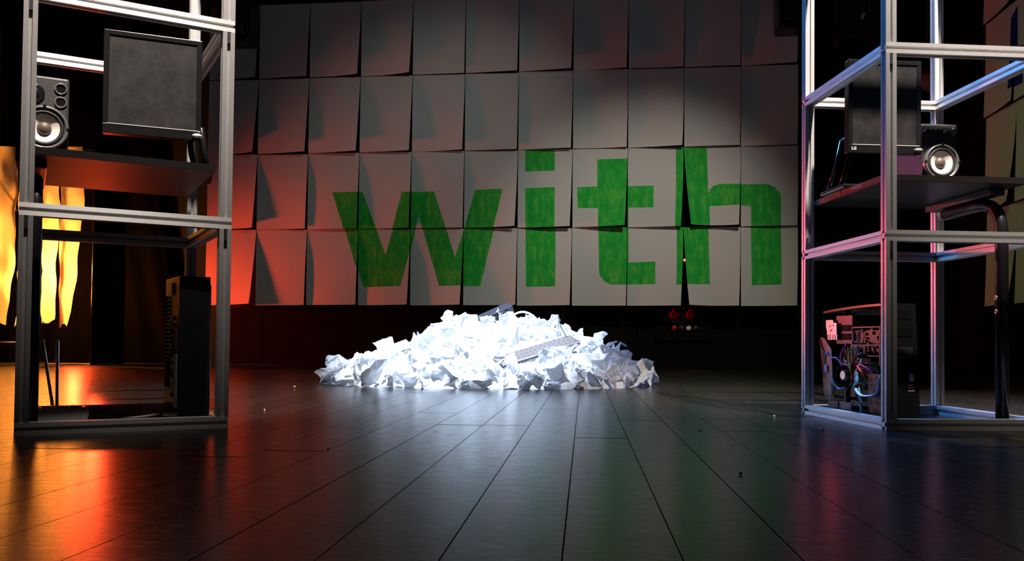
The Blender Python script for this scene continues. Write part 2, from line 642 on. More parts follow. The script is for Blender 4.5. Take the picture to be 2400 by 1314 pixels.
def sheet(name, corners, polys, defo, paint, origin, ex, nout, parent=None, nx=7, ny=9):
    """corners TL TR BR BL in (a,z); polys painted; defo(s,t)->(da, out, dz)"""
    TL, TR, BR, BL = corners
    amin, amax = min(TL[0], BL[0]), max(TR[0], BR[0])
    zmin, zmax = min(BL[1], BR[1]), max(TL[1], TR[1])
    bm = bmesh.new()
    grid = [[bm.verts.new((0, 0, 0)) for i in range(nx + 1)] for j in range(ny + 1)]
    for j in range(ny + 1):
        t = j / ny
        for i in range(nx + 1):
            s = i / nx
            top = (TL[0] + (TR[0] - TL[0]) * s, TL[1] + (TR[1] - TL[1]) * s)
            bot = (BL[0] + (BR[0] - BL[0]) * s, BL[1] + (BR[1] - BL[1]) * s)
            grid[j][i].co = (top[0] + (bot[0] - top[0]) * t, 0, top[1] + (bot[1] - top[1]) * t)
    for j in range(ny):
        for i in range(nx):
            bm.faces.new((grid[j][i], grid[j + 1][i], grid[j + 1][i + 1], grid[j][i + 1]))
    for poly in polys:
        n = len(poly)
        if max(p[0] for p in poly) < amin or min(p[0] for p in poly) > amax:
            continue
        for k in range(n):
            p, q = poly[k], poly[(k + 1) % n]
            if max(p[0], q[0]) < amin - 0.02 or min(p[0], q[0]) > amax + 0.02 or max(p[1], q[1]) < zmin - 0.02 or min(p[1], q[1]) > zmax + 0.02:
                continue
            d = Vector((q[0] - p[0], 0, q[1] - p[1])).normalized()
            nn = Vector((-d.z, 0, d.x))
            lo = Vector((min(p[0], q[0]) - 0.09, 0, min(p[1], q[1]) - 0.09))
            hi = Vector((max(p[0], q[0]) + 0.09, 0, max(p[1], q[1]) + 0.09))
            fs = [f for f in bm.faces if not (max(v.co.x for v in f.verts) < lo.x or min(v.co.x for v in f.verts) > hi.x or max(v.co.z for v in f.verts) < lo.z or min(v.co.z for v in f.verts) > hi.z)]
            ge = set(fs)
            for f in fs:
                ge.update(f.edges)
                ge.update(f.verts)
            bmesh.ops.bisect_plane(bm, geom=list(ge), dist=1e-5, plane_co=Vector((p[0], 0, p[1])), plane_no=nn)
    for f in bm.faces:
        c = f.calc_center_median()
        f.material_index = 1 if any(inside(p, c.x, c.z) for p in polys) else 0
        f.smooth = True
    cen = Vector(((amin + amax) / 2, 0, zmax))
    Wd, Hd = amax - amin, zmax - zmin
    base = origin + ex * cen.x + Vector((0, 0, cen.z))
    for v in bm.verts:
        s = min(1.0, max(0.0, (v.co.x - amin) / Wd))
        t = min(1.0, max(0.0, (zmax - v.co.z) / Hd))
        da, out, dz = defo(s, t)
        v.co = ex * (v.co.x - cen.x + da) + nout * out + Vector((0, 0, v.co.z - cen.z + dz))
    me = bpy.data.meshes.new(name)
    bm.to_mesh(me)
    bm.free()
    me.materials.append(MT['sheet'])
    me.materials.append(paint)
    o = bpy.data.objects.new(name, me)
    COL.objects.link(o)
    o.location = base
    return o


ZR = [3.446, 2.727, 2.003, 1.281, 0.563]
ROWN = ['top row', 'second row', 'third row', 'bottom row']
COLN = ['leftmost', 'second', 'third', 'fourth', 'fifth', 'sixth', 'seventh', 'eighth', 'ninth', 'tenth', 'rightmost']
srng = random.Random(11)
allp = list(LET.values())
PAINTED = {(2, 2): 'upper left arm of the green w', (2, 3): 'slanting green strokes of the w', (2, 4): 'green top of the middle of the w', (2, 5): 'upper right arm of the green w',
           (2, 6): 'dot and upper stem of the green i', (2, 7): 'green cross shape of the t', (2, 8): 'green end of the t bar and edge of the h', (2, 9): 'green stem and arch start of the h', (2, 10): 'green shoulder of the h',
           (3, 2): 'thin green tip of the first w stroke', (3, 3): 'green foot of the first half of the w', (3, 4): 'green foot of the second half of the w', (3, 5): 'lower right arm of the green w',
           (3, 6): 'lower stem of the green i', (3, 7): 'curved green foot of the t', (3, 8): 'green tail of the t and edge of the h', (3, 9): 'lower left leg of the green h', (3, 10): 'right leg of the green h'}
CURL = {(0, 1): .045, (0, 2): .055, (0, 3): .06, (0, 0): .05, (1, 0): .075, (1, 1): .055, (1, 2): .06, (2, 0): .06, (3, 0): .085, (3, 1): .03, (3, 3): .05, (3, 4): .06, (2, 5): .06, (2, 7): .07, (2, 9): .06, (2, 6): .05, (2, 3): .035}
for r in range(4):
    for c in range(11):
        a0, a1 = -0.507 + 0.5015 * c, -0.507 + 0.5015 * (c + 1)
        if c == 10:
            a1 -= 0.004
        j = lambda k=0.004: srng.uniform(-k, k)
        z0 = ZR[r] - 0.001 * 0 + j()
        z1 = ZR[r + 1] + 0.002 + (0.009 * (c - 3) / 7 if r == 3 else 0) + j(0.003)
        cur = CURL.get((r, c), srng.uniform(0.018, 0.05))
        bow = srng.uniform(-0.006, 0.02)
        lg = srng.uniform(0.0, 0.004)
        lb = srng.uniform(0.0, 0.012)
        if (r, c) == (2, 9):
            lg, lb = 0.062, 0.05
        if (r, c) == (3, 9):
            lg, lb = 0.05, 0.04
        rg = cur * 0.32
        rg2 = 0.012 if c == 8 and r >= 2 else 0.0

        def defo(s, t, cur=cur, bow=bow, lg=lg, lb=lb, rg=rg, rg2=rg2):
            k = t ** 1.7
            out = 0.008 + k * (cur * s ** 1.8 + lb * (1 - s) ** 2 + bow * math.sin(PI * s) * 1.2) + 0.012 * math.sin(PI * t) * (0.4 + s)
            da = -s ** 3 * k * (rg + rg2) + (1 - s) ** 3 * t ** 1.3 * lg
            dz = k * (0.16 * cur * s ** 2 + 0.25 * lg * (1 - s) ** 2)
            return da, out, dz
        o = sheet('paper_sheet', [(a0 + 0.002, z0), (a1 - 0.002, z0), (a1 - 0.002, z1), (a0 + 0.002, z1)], allp if r >= 2 else [], defo, MT['green'], O_W, E_W, N_W)
        what = PAINTED.get((r, c))
        order = COLN[c] + (' from the left' if 0 < c < 10 else '')
        if what:
            lab = 'sheet painted with the %s' % what
        else:
            lab = 'blank white paper sheet, %s in the %s on the back wall' % (order, ROWN[r])
        tag(o, lab, 'paper sheet', 'paper sheets hung on the back wall')

# right wall sheets
E_R = Vector((-math.sin(0.10), -math.cos(0.10), 0))
N_R = Vector((-math.cos(0.10), math.sin(0.10), 0))
O_R = Vector((3.66, 6.70, 0))
BLUE = [[(0.42, 2.62), (0.52, 2.68), (0.53, 2.38), (0.62, 2.36), (0.62, 2.09), (0.415, 2.10)]]
for r in range(4):
    for c in range(3):
        z0 = 3.45 - 0.728 * r
        z1 = z0 - 0.724
        a0 = 0.5 * c + srng.uniform(-0.012, 0.012)
        cur = srng.uniform(0.03, 0.08)

        def defo2(s, t, cur=cur):
            k = t ** 1.6
            return (-0.25 * cur * k * s ** 2, 0.006 + k * (cur * s ** 1.5 + 0.02 * (1 - s) ** 2), k * 0.15 * cur * s * s)
        painted = r == 1 and c <= 1
        o = sheet('paper_sheet', [(a0, z0), (a0 + 0.497, z0), (a0 + 0.497, z1), (a0, z1)], BLUE if painted else [], defo2, MT['blue'], O_R, E_R, N_R)
        dist = ['farthest', 'middle', 'nearest'][c]
        if painted:
            lab = 'side wall sheet with %s blue painted stroke' % ('only an edge of the' if c == 0 else 'the wider part of the')
        else:
            lab = 'blank greenish lit sheet, %s column, %s on the side wall' % (dist, ROWN[r])
        tag(o, lab, 'paper sheet', 'paper sheets hung on the side wall')

# ------------------------------------------------------------------ aluminium frames
R = 0.03
FW_, FD, FP = 0.48071, 0.56582, 0.5137


def tslot_profile():
    h, o, lip, iw, d = R / 2, 0.0042, 0.0022, 0.0078, 0.0088
    side = [(-h, -h), (-o, -h), (-o, -h + lip), (-iw, -h + lip), (-iw, -h + lip + 0.0024), (-0.0038, -h + d), (0.0038, -h + d), (iw, -h + lip + 0.0024), (iw, -h + lip), (o, -h + lip), (o, -h)]
    out = []
    for k in range(4):
        ca, sa = math.cos(k * PI / 2), math.sin(k * PI / 2)
        out += [(x * ca - y * sa, x * sa + y * ca) for x, y in side]
    return out


TS = tslot_profile()


def profile_mesh(name, length, axis, parent, loc):
    mb = MB()
    mb.prism(TS, axis, 0, length)
    o = mb.build(name, MT['alu'][axis], parent)
    o.location = loc
    return o


def make_frame(name_root, loc, rz, label):
    t = empty('aluminium_frame', loc, rz)
    tag(t, label, 'metal frame', 'aluminium frames around the desks')
    h = R / 2
    r1 = r2 = p1 = None
    for lv in range(4):
        z = lv * FP + h
        for v in (h, FD - h):
            if r1 is None:
                r1 = profile_mesh('rail', FW_, 0, t, (0, v, z))
            else:
                dup(r1, 'rail', t, (0, v, z))
        for u in (h, FW_ - h):
            if r2 is None:
                r2 = profile_mesh('rail', FD - 2 * R, 1, t, (u, R, z))
            else:
                dup(r2, 'rail', t, (u, R, z))
        if lv < 3:
            for u in (h, FW_ - h):
                for v in (h, FD - h):
                    if p1 is None:
                        p1 = profile_mesh('post', FP - R, 2, t, (u, v, lv * FP + R))
                    else:
                        dup(p1, 'post', t, (u, v, lv * FP + R))
                    du = -0.0 if lv else 0.0
            # black slot insert under each front rail end
    k = None
    for lv in (1, 2):
        for u in (h, FW_ - h):
            if k is None:
                k = MB().box(-0.004, 0.004, -0.0035, 0.0035, -0.03, 0).build('slot_insert', MT['rubber'], t)
                k.location = (u, 0.004, lv * FP)
            else:
                dup(k, 'slot_insert', t, (u, 0.004, lv * FP))
    return t


LL, LA = Vector((-1.14957, 2.01891, 0)), 0.50757
RL, RA = Vector((1.01325, 2.35663, 0)), 0.07372


def loc2w(side, u, v, z):
    o, a = (LL, LA) if side == 'L' else (RL, RA)
    return Vector((o.x + u * math.cos(a) - v * math.sin(a), o.y + u * math.sin(a) + v * math.cos(a), z))


make_frame('l', LL, LA, 'silver slotted aluminium frame tower beside the orange lit paper strips')
make_frame('r', RL, RA, 'silver slotted aluminium frame tower holding the opened computer tower')


# ------------------------------------------------------------------ desks
def make_desk(side, u0, u1, v0, v1, ztop, leg_u, legs_right, label, lr=0.0175):
    yaw = LA if side == 'L' else RA
    t = empty('desk', loc2w(side, u0, v0, 0), yaw)
    tag(t, label, 'desk')
    W, D, th = u1 - u0, v1 - v0, 0.019
    rr = 0.02
    poly = [(0, 0), (W, 0), (W, D - rr), (W - rr * .3, D - rr * .3), (W - rr, D), (rr, D), (rr * .3, D - rr * .3), (0, D - rr)]
    top = MB().prism(poly, 2, ztop - th + 0.001, ztop).build('tabletop', MT['desk'], t)
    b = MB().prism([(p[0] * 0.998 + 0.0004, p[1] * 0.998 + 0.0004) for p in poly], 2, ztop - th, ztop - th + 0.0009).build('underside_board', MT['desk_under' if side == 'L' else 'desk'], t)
    lu = leg_u - u0
    # bent tube frame: front leg curving up into a bar that runs back beneath the top
    zc = ztop - th - 0.036
    pts = [(lu, 0.045, 0.0), (lu, 0.045, zc - 0.09)]
    for k in range(1, 8):
        an = k / 8 * PI / 2
        pts.append((lu, 0.045 + 0.085 * (1 - math.cos(an)), zc - 0.09 + 0.085 * math.sin(an)))
    pts.append((lu, 0.14, zc - 0.004))
    pts.append((lu, D - 0.14, zc - 0.004))
    leg = MB()
    leg.tube(pts, lr, 14)
    leg.build('leg', MT['leg'], t)
    pts2 = [(x, D - y, z) for x, y, z in pts[:-1]]
    leg2 = MB()
    leg2.tube(pts2[:-1], lr, 14)
    if legs_right is not None:
        leg2.build('leg', MT['leg'], t)
    bar = MB().box(lu - 0.021, lu + 0.021, 0.06, D - 0.06, ztop - th - 0.022, ztop - th, 0.002).build('bracket_bar', MT['leg'], t)
    for yv in (0.11, D - 0.12):
        s = MB()
        s.lathe([(0.0, 0.003), (0.006, 0.002), (0.007, 0.0)], 12, Matrix.Translation((lu, yv, zc - 0.018)) @ Matrix.Rotation(-PI / 2, 4, 'X'))
        s.build('screw', MT['silver'], t)
    return t


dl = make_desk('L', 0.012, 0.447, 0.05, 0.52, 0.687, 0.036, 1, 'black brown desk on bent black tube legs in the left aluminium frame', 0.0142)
dr = make_desk('R', 0.033, 0.452, 0.075, 0.545, 0.710, 0.407, None, 'black desk with rounded tube leg in the right aluminium frame')
# edge marks on the right desk
MB().box(-0.0012, 0.0, 0.27, 0.30, 0.693, 0.709).build('paint_drip', MT['tapered'], dr)
MB().prism([(0.13, 0.7095), (0.255, 0.7095), (0.25, 0.704), (0.2, 0.700), (0.13, 0.696)], 0, -0.0012, 0.0).build('paint_drip', MT['tapered'], dr)
MB().box(-0.0013, 0.0, 0.425, 0.468, 0.6925, 0.7095).build('blue_tape', MT['tapeblue'], dr)
for zz in (0.33, 0.37):
    s = MB()
    s.lathe([(0.0035, 0.0005), (0.006, 0.0012), (0.0065, 0.0)], 14, Matrix.Translation((0.374 - 0.0175, 0.045, zz)) @ Matrix.Rotation(-PI / 2, 4, 'Z'))
    s.build('screw', MT['silver'], dr)


# ------------------------------------------------------------------ monitors
def make_monitor(side, u, v, z, W, H, yaw, tilt, stand_sign, ztab, label, brand):
    base_yaw = LA if side == 'L' else RA
    p = loc2w(side, u, v, 0)
    t = empty('monitor', (p.x, p.y, ztab), base_yaw + yaw)
    tag(t, label, 'monitor')
    zb = z - ztab
    body = empty('screen_housing', (0, 0, 0))
    bpy.data.objects.remove(body)
    Mx = Matrix.Translation((0, 0, zb)) @ Matrix.Rotation(tilt, 4, 'X')
    mb = MB()
    mb.box(-W / 2, W / 2, 0.0, 0.028, 0.0, H, 0.004, Mx)
    mb.box(-W * 0.36, W * 0.36, 0.026, 0.055, H * 0.12, H * 0.85, 0.008, Mx)
    mb.build('housing', MT['plastic'], t)
    bz, bb_ = 0.014, 0.026
    f = MB()
    f.box(-W / 2, -W / 2 + bz, -0.004, 0.004, 0, H, 0.0015, Mx)
    f.box(W / 2 - bz, W / 2, -0.004, 0.004, 0, H, 0.0015, Mx)
    f.box(-W / 2, W / 2, -0.0045, 0.004, 0, bb_, 0.0015, Mx)
    f.box(-W / 2, W / 2, -0.0045, 0.004, H - bz, H, 0.0015, Mx)
    f.build('bezel', MT['plastic'], t)
    s = MB()
    s.box(-W / 2 + bz, W / 2 - bz, -0.0012, 0.001, bb_, H - bz, 0, Mx)
    s.build('screen', MT['screen'], t)
    l = MB()
    l.box(-W / 2 + 0.012, W / 2 - 0.006, -0.0056, -0.0042, bb_ - 0.0008, bb_ + 0.0012, 0, Mx)
    l.build('trim_line', MT['silver'], t)
    k = MB()
    k.lathe([(0.0, 0.012), (0.009, 0.011), (0.011, 0.004), (0.011, 0.0)], 18, Mx @ Matrix.Translation((W / 2 - 0.010, -0.002, 0.012)) @ Matrix.Diagonal((1.3, 1, 0.65, 1)))
    k.build('power_button', MT['grey'] if brand else MT['silver'], t)
    if brand:
        q = Mx @ Vector((-W / 2 + 0.017, -0.0056, 0.0135))
        text('brand_text', brand, 0.013, MT['white'], t, q, (PI / 2 + tilt, 0, 0), 0.0003)
    # stand set behind one side of the screen
    sx = stand_sign * (W / 2 - 0.02)
    n = MB()
    for dx in (-0.014, 0.022):
        n.tube([(sx + dx + stand_sign * 0.028, 0.085, 0.018), (sx + dx + stand_sign * 0.014, 0.075, 0.07), (sx + dx, 0.05, zb + 0.05)], 0.0085, 8)
    n.build('stand_neck', MT['plastic'], t)
    b = MB().box(sx - 0.055, sx + 0.055, -0.045, 0.125, 0.0, 0.013, 0.004).build('stand_base', MT['plastic'], t)
    h = MB()
    h.lathe([(0.0, 0.012), (0.013, 0.012), (0.013, -0.03), (0, -0.03)], 16, Matrix.Translation((sx, 0.045, zb + 0.05)))
    h.build('hinge', MT['darksteel'], t)
    return t


make_monitor('L', 0.314, 0.255, 0.786, 0.252, 0.284, -0.12, -0.02, 1, 0.687, 'scuffed black flat monitor facing out on the left desk', None)
mr_ = make_monitor('R', 0.168, 0.335, 0.827, 0.234, 0.292, 0.0, 0.015, -1, 0.710, 'scratched black flat monitor with logo on the right desk', 'LG')


# ------------------------------------------------------------------ loudspeakers on the desks
def make_speaker(side, u, v, ztab, yaw, flip, label, controls):
    base_yaw = LA if side == 'L' else RA
    p = loc2w(side, u, v, 0)
    W, H, D = 0.122, 0.232, 0.17
    t = empty('desktop_speaker', (p.x, p.y, ztab), base_yaw + yaw)
    tag(t, label, 'speaker', 'speakers on the desks')
    MB().box(-W / 2, W / 2, 0, D, 0, H, 0.006).build('cabinet', MT['vinyl'], t)
    F = (lambda z: H - z) if flip else (lambda z: z)

    def at(x, z):
        return Matrix.Translation((-x if flip else x, 0, F(z)))
    wz = 0.080 if not controls else 0.128
    if controls:
        wz = 0.126
    if flip:
        Mw = Matrix.Translation((0.0, 0, 0.128 - 0.022))
    else:
        Mw = Matrix.Translation((0.004, 0, 0.092))
    rg = MB()
    rg.lathe([(0.058, 0.0), (0.058, 0.014), (0.056, 0.018), (0.052, 0.018), (0.048, 0.012), (0.047, 0.010)], 40, Mw)
    rg.build('driver_ring', MT['trimring'], t)
    su = MB()
    su.lathe([(0.048, 0.010), (0.045, 0.015), (0.041, 0.016), (0.037, 0.012)], 40, Mw)
    su.build('surround', MT['rubber'], t)
    cn = MB()
    cn.lathe([(0.037, 0.012), (0.030, 0.008), (0.016, 0.001)], 40, Mw)
    cn.build('cone', MT['cone'], t)
    cp = MB()
    cp.lathe([(0.018, 0.002), (0.0165, 0.007), (0.012, 0.011), (0.006, 0.0135), (0.0005, 0.014)], 28, Mw)
    cp.build('dust_cap', MT['cap'], t)
    sc = None
    for k in range(4):
        a = k * PI / 2 + PI / 2
        q = Mw @ Vector((0.056 * math.cos(a), -0.0182, 0.056 * math.sin(a)))
        if sc is None:
            m = MB()
            m.lathe([(0.0, 0.0005), (0.003, 0.0015), (0.0045, 0.0)], 10)
            sc = m.build('screw', MT['hole'], t)
            sc.location = q
        else:
            dup(sc, 'screw', t, q)
    if not flip:
        tw = MB()
        tw.lathe([(0.026, 0.0), (0.026, 0.003), (0.020, 0.001), (0.013, 0.0), (0.010, 0.005), (0.004, 0.008), (0.0004, 0.0085)], 28, Matrix.Translation((-0.022, 0, 0.183)))
        tw.build('tweeter', MT['plastic'], t)
        for zz in (0.202, 0.166):
            pr = MB()
            pr.lathe([(0.0155, 0.0), (0.0155, 0.003), (0.0125, 0.004), (0.011, 0.0008)], 24, Matrix.Translation((0.041, 0, zz)))
            pr.build('port_ring', MT['trimring'], t)
            hb = MB()
            hb.lathe([(0.011, 0.001), (0.0, 0.001)], 24, Matrix.Translation((0.041, 0, zz)))
            hb.build('port_hole', MT['hole'], t)
    else:
        tw = MB()
        tw.lathe([(0.028, 0.0), (0.028, 0.003), (0.022, 0.002), (0.013, 0.0), (0.009, 0.005), (0.0004, 0.008)], 28, Matrix.Translation((0.022, 0, 0.027)))
        tw.build('tweeter', MT['trimring'], t)
        pr = MB()
        pr.lathe([(0.0155, 0.0), (0.0155, 0.003), (0.0125, 0.004), (0.011, 0.0008)], 24, Matrix.Translation((-0.045, 0, 0.034)))
        pr.build('port_ring', MT['trimring'], t)
        hb = MB()
        hb.lathe([(0.011, 0.001), (0.0, 0.001)], 24, Matrix.Translation((-0.045, 0, 0.034)))
        hb.build('port_hole', MT['hole'], t)
        MB().box(-0.058, 0.056, -0.002, 0.0, 0.187, 0.224, 0.0008).build('control_panel', MT['matt'], t)
        kn = None
        for x in (-0.050, -0.035, -0.018, -0.002):
            if kn is None:
                m = MB()
                m.lathe([(0.0065, 0.0), (0.0065, 0.010), (0.0055, 0.013), (0.0, 0.013)], 18)
                kn = m.build('knob', MT['plastic'], t)
                kn.location = (x, -0.002, 0.206)
            else:
                dup(kn, 'knob', t, (x, -0.002, 0.206))
        vk = MB()
        vk.lathe([(0.0075, 0.0), (0.0075, 0.009), (0.0055, 0.011), (0.003, 0.009), (0, 0.009)], 18, Matrix.Translation((0.046, -0.002, 0.205)))
        vk.build('volume_knob', MT['trimring'], t)
        jk = MB()
        jk.lathe([(0.0045, 0.0), (0.0045, 0.003), (0.0025, 0.003), (0.0025, 0.0)], 14, Matrix.Translation((0.014, -0.002, 0.206)))
        jk.build('headphone_jack', MT['silver'], t)
        text('printed_text', 'M', 0.0085, MT['white'], t, (0.044, -0.0023, 0.2185), (PI / 2, PI, 0), 0.0002)
        text('printed_text', 'OOOS', 0.0055, MT['grey'], t, (0.031, -0.0023, 0.2195), (PI / 2, PI, 0))
        text('printed_text', 'LINE', 0.0055, MT['grey'], t, (-0.044, -0.0023, 0.2195), (PI / 2, PI, 0))
        MB().box(0.039, 0.052, -0.0024, -0.002, 0.1945, 0.1958).build('printed_line', MT['white'], t)
        MB().box(-0.028, 0.018, -0.0024, -0.002, 0.219, 0.2198).build('printed_line', MT['grey'], t)
    return t


make_speaker('L', 0.047, 0.275, 0.687, -0.02, False, 'black speaker with two round ports standing on the left desk', False)
make_speaker('R', 0.383, 0.395, 0.710, 0.02, True, 'black speaker standing upside down with knobs on the right desk', True)


# ------------------------------------------------------------------ closed desktop computer on the left
def left_pc():
    p = loc2w('L', 0.365, 0.062, 0)
    t = empty('desktop_computer', (p.x, p.y, 0), LA + 0.05)
    tag(t, 'closed slim black desktop computer standing on the floor in the left frame', 'computer')
    W, H, D = 0.078, 0.392, 0.185
    MB().box(0, W, 0, D, 0.018, H, 0.002).build('case', MT['plastic'], t)
    MB().box(-0.001, W + 0.004, -0.002, D + 0.002, 0.0, 0.018, 0.002).build('base_plate', MT['plastic'], t)
    MB().box(W, W + 0.003, 0.004, D - 0.004, 0.03, H - 0.02, 0.001).build('side_cover', MT['plastic'], t)
    MB().box(-0.0015, 0, 0.115, 0.175, 0.10, H - 0.05).build('vent_plate', MT['hole'], t)
    sl = None
    for k in range(22):
        z = 0.115 + k * 0.0108
        if sl is None:
            sl = MB().box(-0.003, -0.0012, 0.118, 0.172, 0, 0.0035).build('vent_slat', MT['matt'], t)
            sl.location = (0, 0, z)
        else:
            dup(sl, 'vent_slat', t, (0, 0, z))
    MB().box(-0.0022, 0, 0.072, 0.094, 0.345, 0.378, 0.0008).build('switch', MT['hole'], t)
    prng = random.Random(5)
    for k in range(12):
        z = 0.075 + k * 0.0185
        MB().box(-0.0035, 0, 0.066, 0.066 + prng.choice((0.012, 0.018, 0.026)), z, z + 0.011, 0.0008).build('port', MT['darksteel' if k % 3 else 'hole'], t)
    MB().box(-0.001, 0, 0.018, 0.052, 0.05, 0.19).build('sticker', MT['grey'], t)
    MB().box(-0.0012, 0, 0.018, 0.052, 0.20, 0.26).build('cover_plate', MT['darksteel'], t)
    MB().box(W, W + 0.012, 0.06, 0.08, 0.372, 0.38, 0.001).build('latch', MT['plastic'], t)
    return t


left_pc()


# power strip and router on the left frame's floor
def power_strip():
    p = loc2w('L', 0.045, 0.345, 0)
    t = empty('power_strip', (p.x, p.y, 0), LA - 0.03)
    tag(t, 'dark grey power strip with cable behind the bottom rail of the left frame', 'power strip')
    poly = [(0, 0.0), (0.118, 0.0), (0.127, 0.006), (0.131, 0.018), (0.129, 0.032), (0.121, 0.039), (0, 0.039)]
    MB().prism(poly, 1, 0, 0.052).build('housing', MT['grey'], t)
    for x in (0.03, 0.066, 0.098):
        m = MB()
        m.lathe([(0.0185, 0.0), (0.0185, 0.0015), (0.016, 0.0015), (0.015, -0.004), (0, -0.004)], 20, Matrix.Translation((x, 0.026, 0.039)) @ Matrix.Rotation(-PI / 2, 4, 'X') @ Matrix.Rotation(PI, 4, 'X'))
        m.build('socket', MT['silver'], t)
    m = MB()
    for k in range(6):
        m.tube([(0.131 + k * 0.0052, 0.026, 0.02), (0.1345 + k * 0.0052, 0.026, 0.02)], 0.0062 - k * 0.0003, 10)
    m.build('strain_relief', MT['rubber'], t)
    c = MB()
    c.tube(spline([(0.131, 0.026, 0.02), (0.165, 0.026, 0.016), (0.20, 0.02, 0.006), (0.25, 0.01, 0.006), (0.30, 0.012, 0.012), (0.345, 0.03, 0.022)], 6), 0.0042, 8)
    c.build('cable', MT['grey'], t)


def router():
    p = loc2w('L', 0.072, 0.47, 0)
    t = empty('wifi_router', (p.x, p.y, 0), LA - 0.05)
    tag(t, 'small router with two pale upright antennas behind the power strip', 'router')
    MB().box(-0.012, 0.085, -0.035, 0.042, 0.0, 0.026, 0.005).build('housing', MT['grey'], t)
    for dx, top in ((0.018, -0.012), (0.028, 0.026)):
        m = MB()
        m.tube([(dx, 0.035, 0.02), (dx + (top - dx) * 0.12, 0.036, 0.05), (top, 0.04, 0.218), (top, 0.04, 0.226)], 0.0058, 10, True, 0.8)
        a = m.build('antenna', MT['silver'], t)
        k = MB()
        k.box(top - 0.0016, top + 0.0016, 0.0335, 0.0345, 0.185, 0.212)
        k.build('slit', MT['hole'], a)


power_strip()
router()


# ------------------------------------------------------------------ opened computer tower on the right
def right_pc():
    fl = loc2w('R', 0.084, 0.175, 0)
    bl = loc2w('R', 0.046, 0.505, 0)
    d = (bl - fl)
    D = d.length
    yaw = math.atan2(-d.x, d.y)
    t = empty('opened_computer_tower', (fl.x, fl.y, 0), yaw)
    tag(t, 'opened computer tower with loose wires on the floor in the right frame', 'computer')
    W, H = 0.092, 0.352
    # chassis: rear wall, floor tray, top, far side, with the near (-x) side open
    MB().box(W - 0.002, W, 0, D, 0.005, H).build('side_panel', MT['darksteel'], t)
    MB().box(0, W, 0.0, D * 0.9, 0.006, 0.010).build('bottom_tray', MT['darksteel'], t)
    tp = []
    for k in range(9):
        s = k / 8
        tp.append((D * s, H - 0.004 - 0.014 * s ** 2.2))
    lid = MB()
    lid.prism([(y, z + 0.004) for y, z in tp] + [(y, z - 0.003) for y, z in tp[::-1]], 0, -0.004, W + 0.003)
    lid.build('top_cover', MT['plastic'], t)
    # rear frame: stays as an open steel frame with a hanging bracket
    f = MB()
    f.box(0, 0.006, D - 0.004, D, 0.25, H - 0.02)
    f.box(0, W, D - 0.004, D, H - 0.026, H - 0.02)
    f.box(W - 0.012, W, D - 0.004, D, 0.01, H - 0.02)
    f.build('rear_frame', MT['steel'], t)
    # plate of steel hanging at the rear with a hexagon grid
    hp = MB()
    hp.prism([(D - 0.008, 0.255), (D - 0.03, 0.252), (D - 0.072, 0.215), (D - 0.085, 0.06), (D - 0.032, 0.052), (D - 0.010, 0.20)], 0, -0.012, -0.009)
    h_o = hp.build('rear_plate', MT['steel'], t)
    hx = MB()
    for i in range(3):
        for j_ in range(14):
            y = D - 0.022 - i * 0.008
            z = 0.125 + j_ * 0.0062 + (0.003 if i % 2 else 0)
            hx.lathe([(0.0027, 0.0006), (0.0, 0.0006)], 6, Matrix.Translation((-0.012, y, z)) @ Matrix.Rotation(-PI / 2, 4, 'Z'), False)
    o = hx.build('perforation', MT['hole'], h_o)
    o['kind'] = 'stuff'
    m = MB()
    m.tube([(-0.0125, D - 0.040, 0.062), (-0.0125, D - 0.070, 0.064), (-0.0125, D - 0.078, 0.072), (-0.0125, D - 0.074, 0.105), (-0.0125, D - 0.06, 0.108)], 0.0014, 6)
    m.build('pressed_rib', MT['steel'], h_o)
    lp = MB()
    for zz in (0.012, 0.029, 0.040):
        lp.box(-0.006, -0.003, D - 0.10, D - 0.045, zz, zz + 0.010, 0.0006)
    lp.box(-0.003, -0.001, D - 0.17, D - 0.04, 0.010, 0.052)
    lp.build('lower_bracket', MT['steel'], t)
    # power supply
    ps = MB().box(0.004, W - 0.004, D * 0.50, D * 0.78, 0.232, H - 0.028, 0.002).build('power_supply', MT['darksteel'], t)
    for r_ in range(2):
        for k in range(9):
            q = MB().box(0.0028, 0.0042, D * 0.515 + k * 0.0088, D * 0.515 + k * 0.0088 + 0.0042, 0.266 + r_ * 0.027 - 0.02, 0.288 + r_ * 0.027 - 0.022 + 0.0)
            q.build('vent_slot', MT['hole'], ps)
    # pale slotted bracket at the rear
    br = MB()
    br.prism([(D - 0.030, H - 0.042), (D - 0.030, H - 0.066), (D - 0.036, H - 0.075), (D - 0.036, H - 0.088), (D - 0.092, H - 0.088), (D - 0.092, H - 0.052), (D - 0.074, H - 0.052), (D - 0.070, H - 0.042)], 0, -0.006, -0.004)
    for k in range(6):
        y = D - 0.040 - k * 0.0098
        br.box(-0.006, -0.004, y - 0.006, y, H - 0.106, H - 0.088)
    b_o = br.build('slot_bracket', MT['silver'], t)
    hh = MB()
    for y, z in ((0.055, 0.062), (0.065, 0.074), (0.075, 0.060), (0.058, 0.078)):
        hh.lathe([(0.003, 0.0005), (0, 0.0005)], 10, Matrix.Translation((-0.006, D - y, H - z)) @ Matrix.Rotation(-PI / 2, 4, 'Z'))
    hh.build('screw_hole', MT['hole'], b_o)
    # drive cage, open rails
    dc = MB()
    for z in (0.282, 0.228):
        dc.box(-0.003, 0.001, 0.012, D * 0.48, z, z + 0.004)
    dc.box(-0.003, 0.001, D * 0.47, D * 0.48, 0.228, 0.286)
    dc.box(-0.003, 0.001, 0.014, 0.019, 0.17, 0.286)
    dc.box(-0.003, 0.001, 0.014, 0.08, 0.196, 0.1995)
    dc.build('drive_cage', MT['darksteel'], t)
    dr_ = MB()
    dr_.box(0.004, W - 0.01, 0.015, D * 0.45, 0.234, 0.276, 0.002)
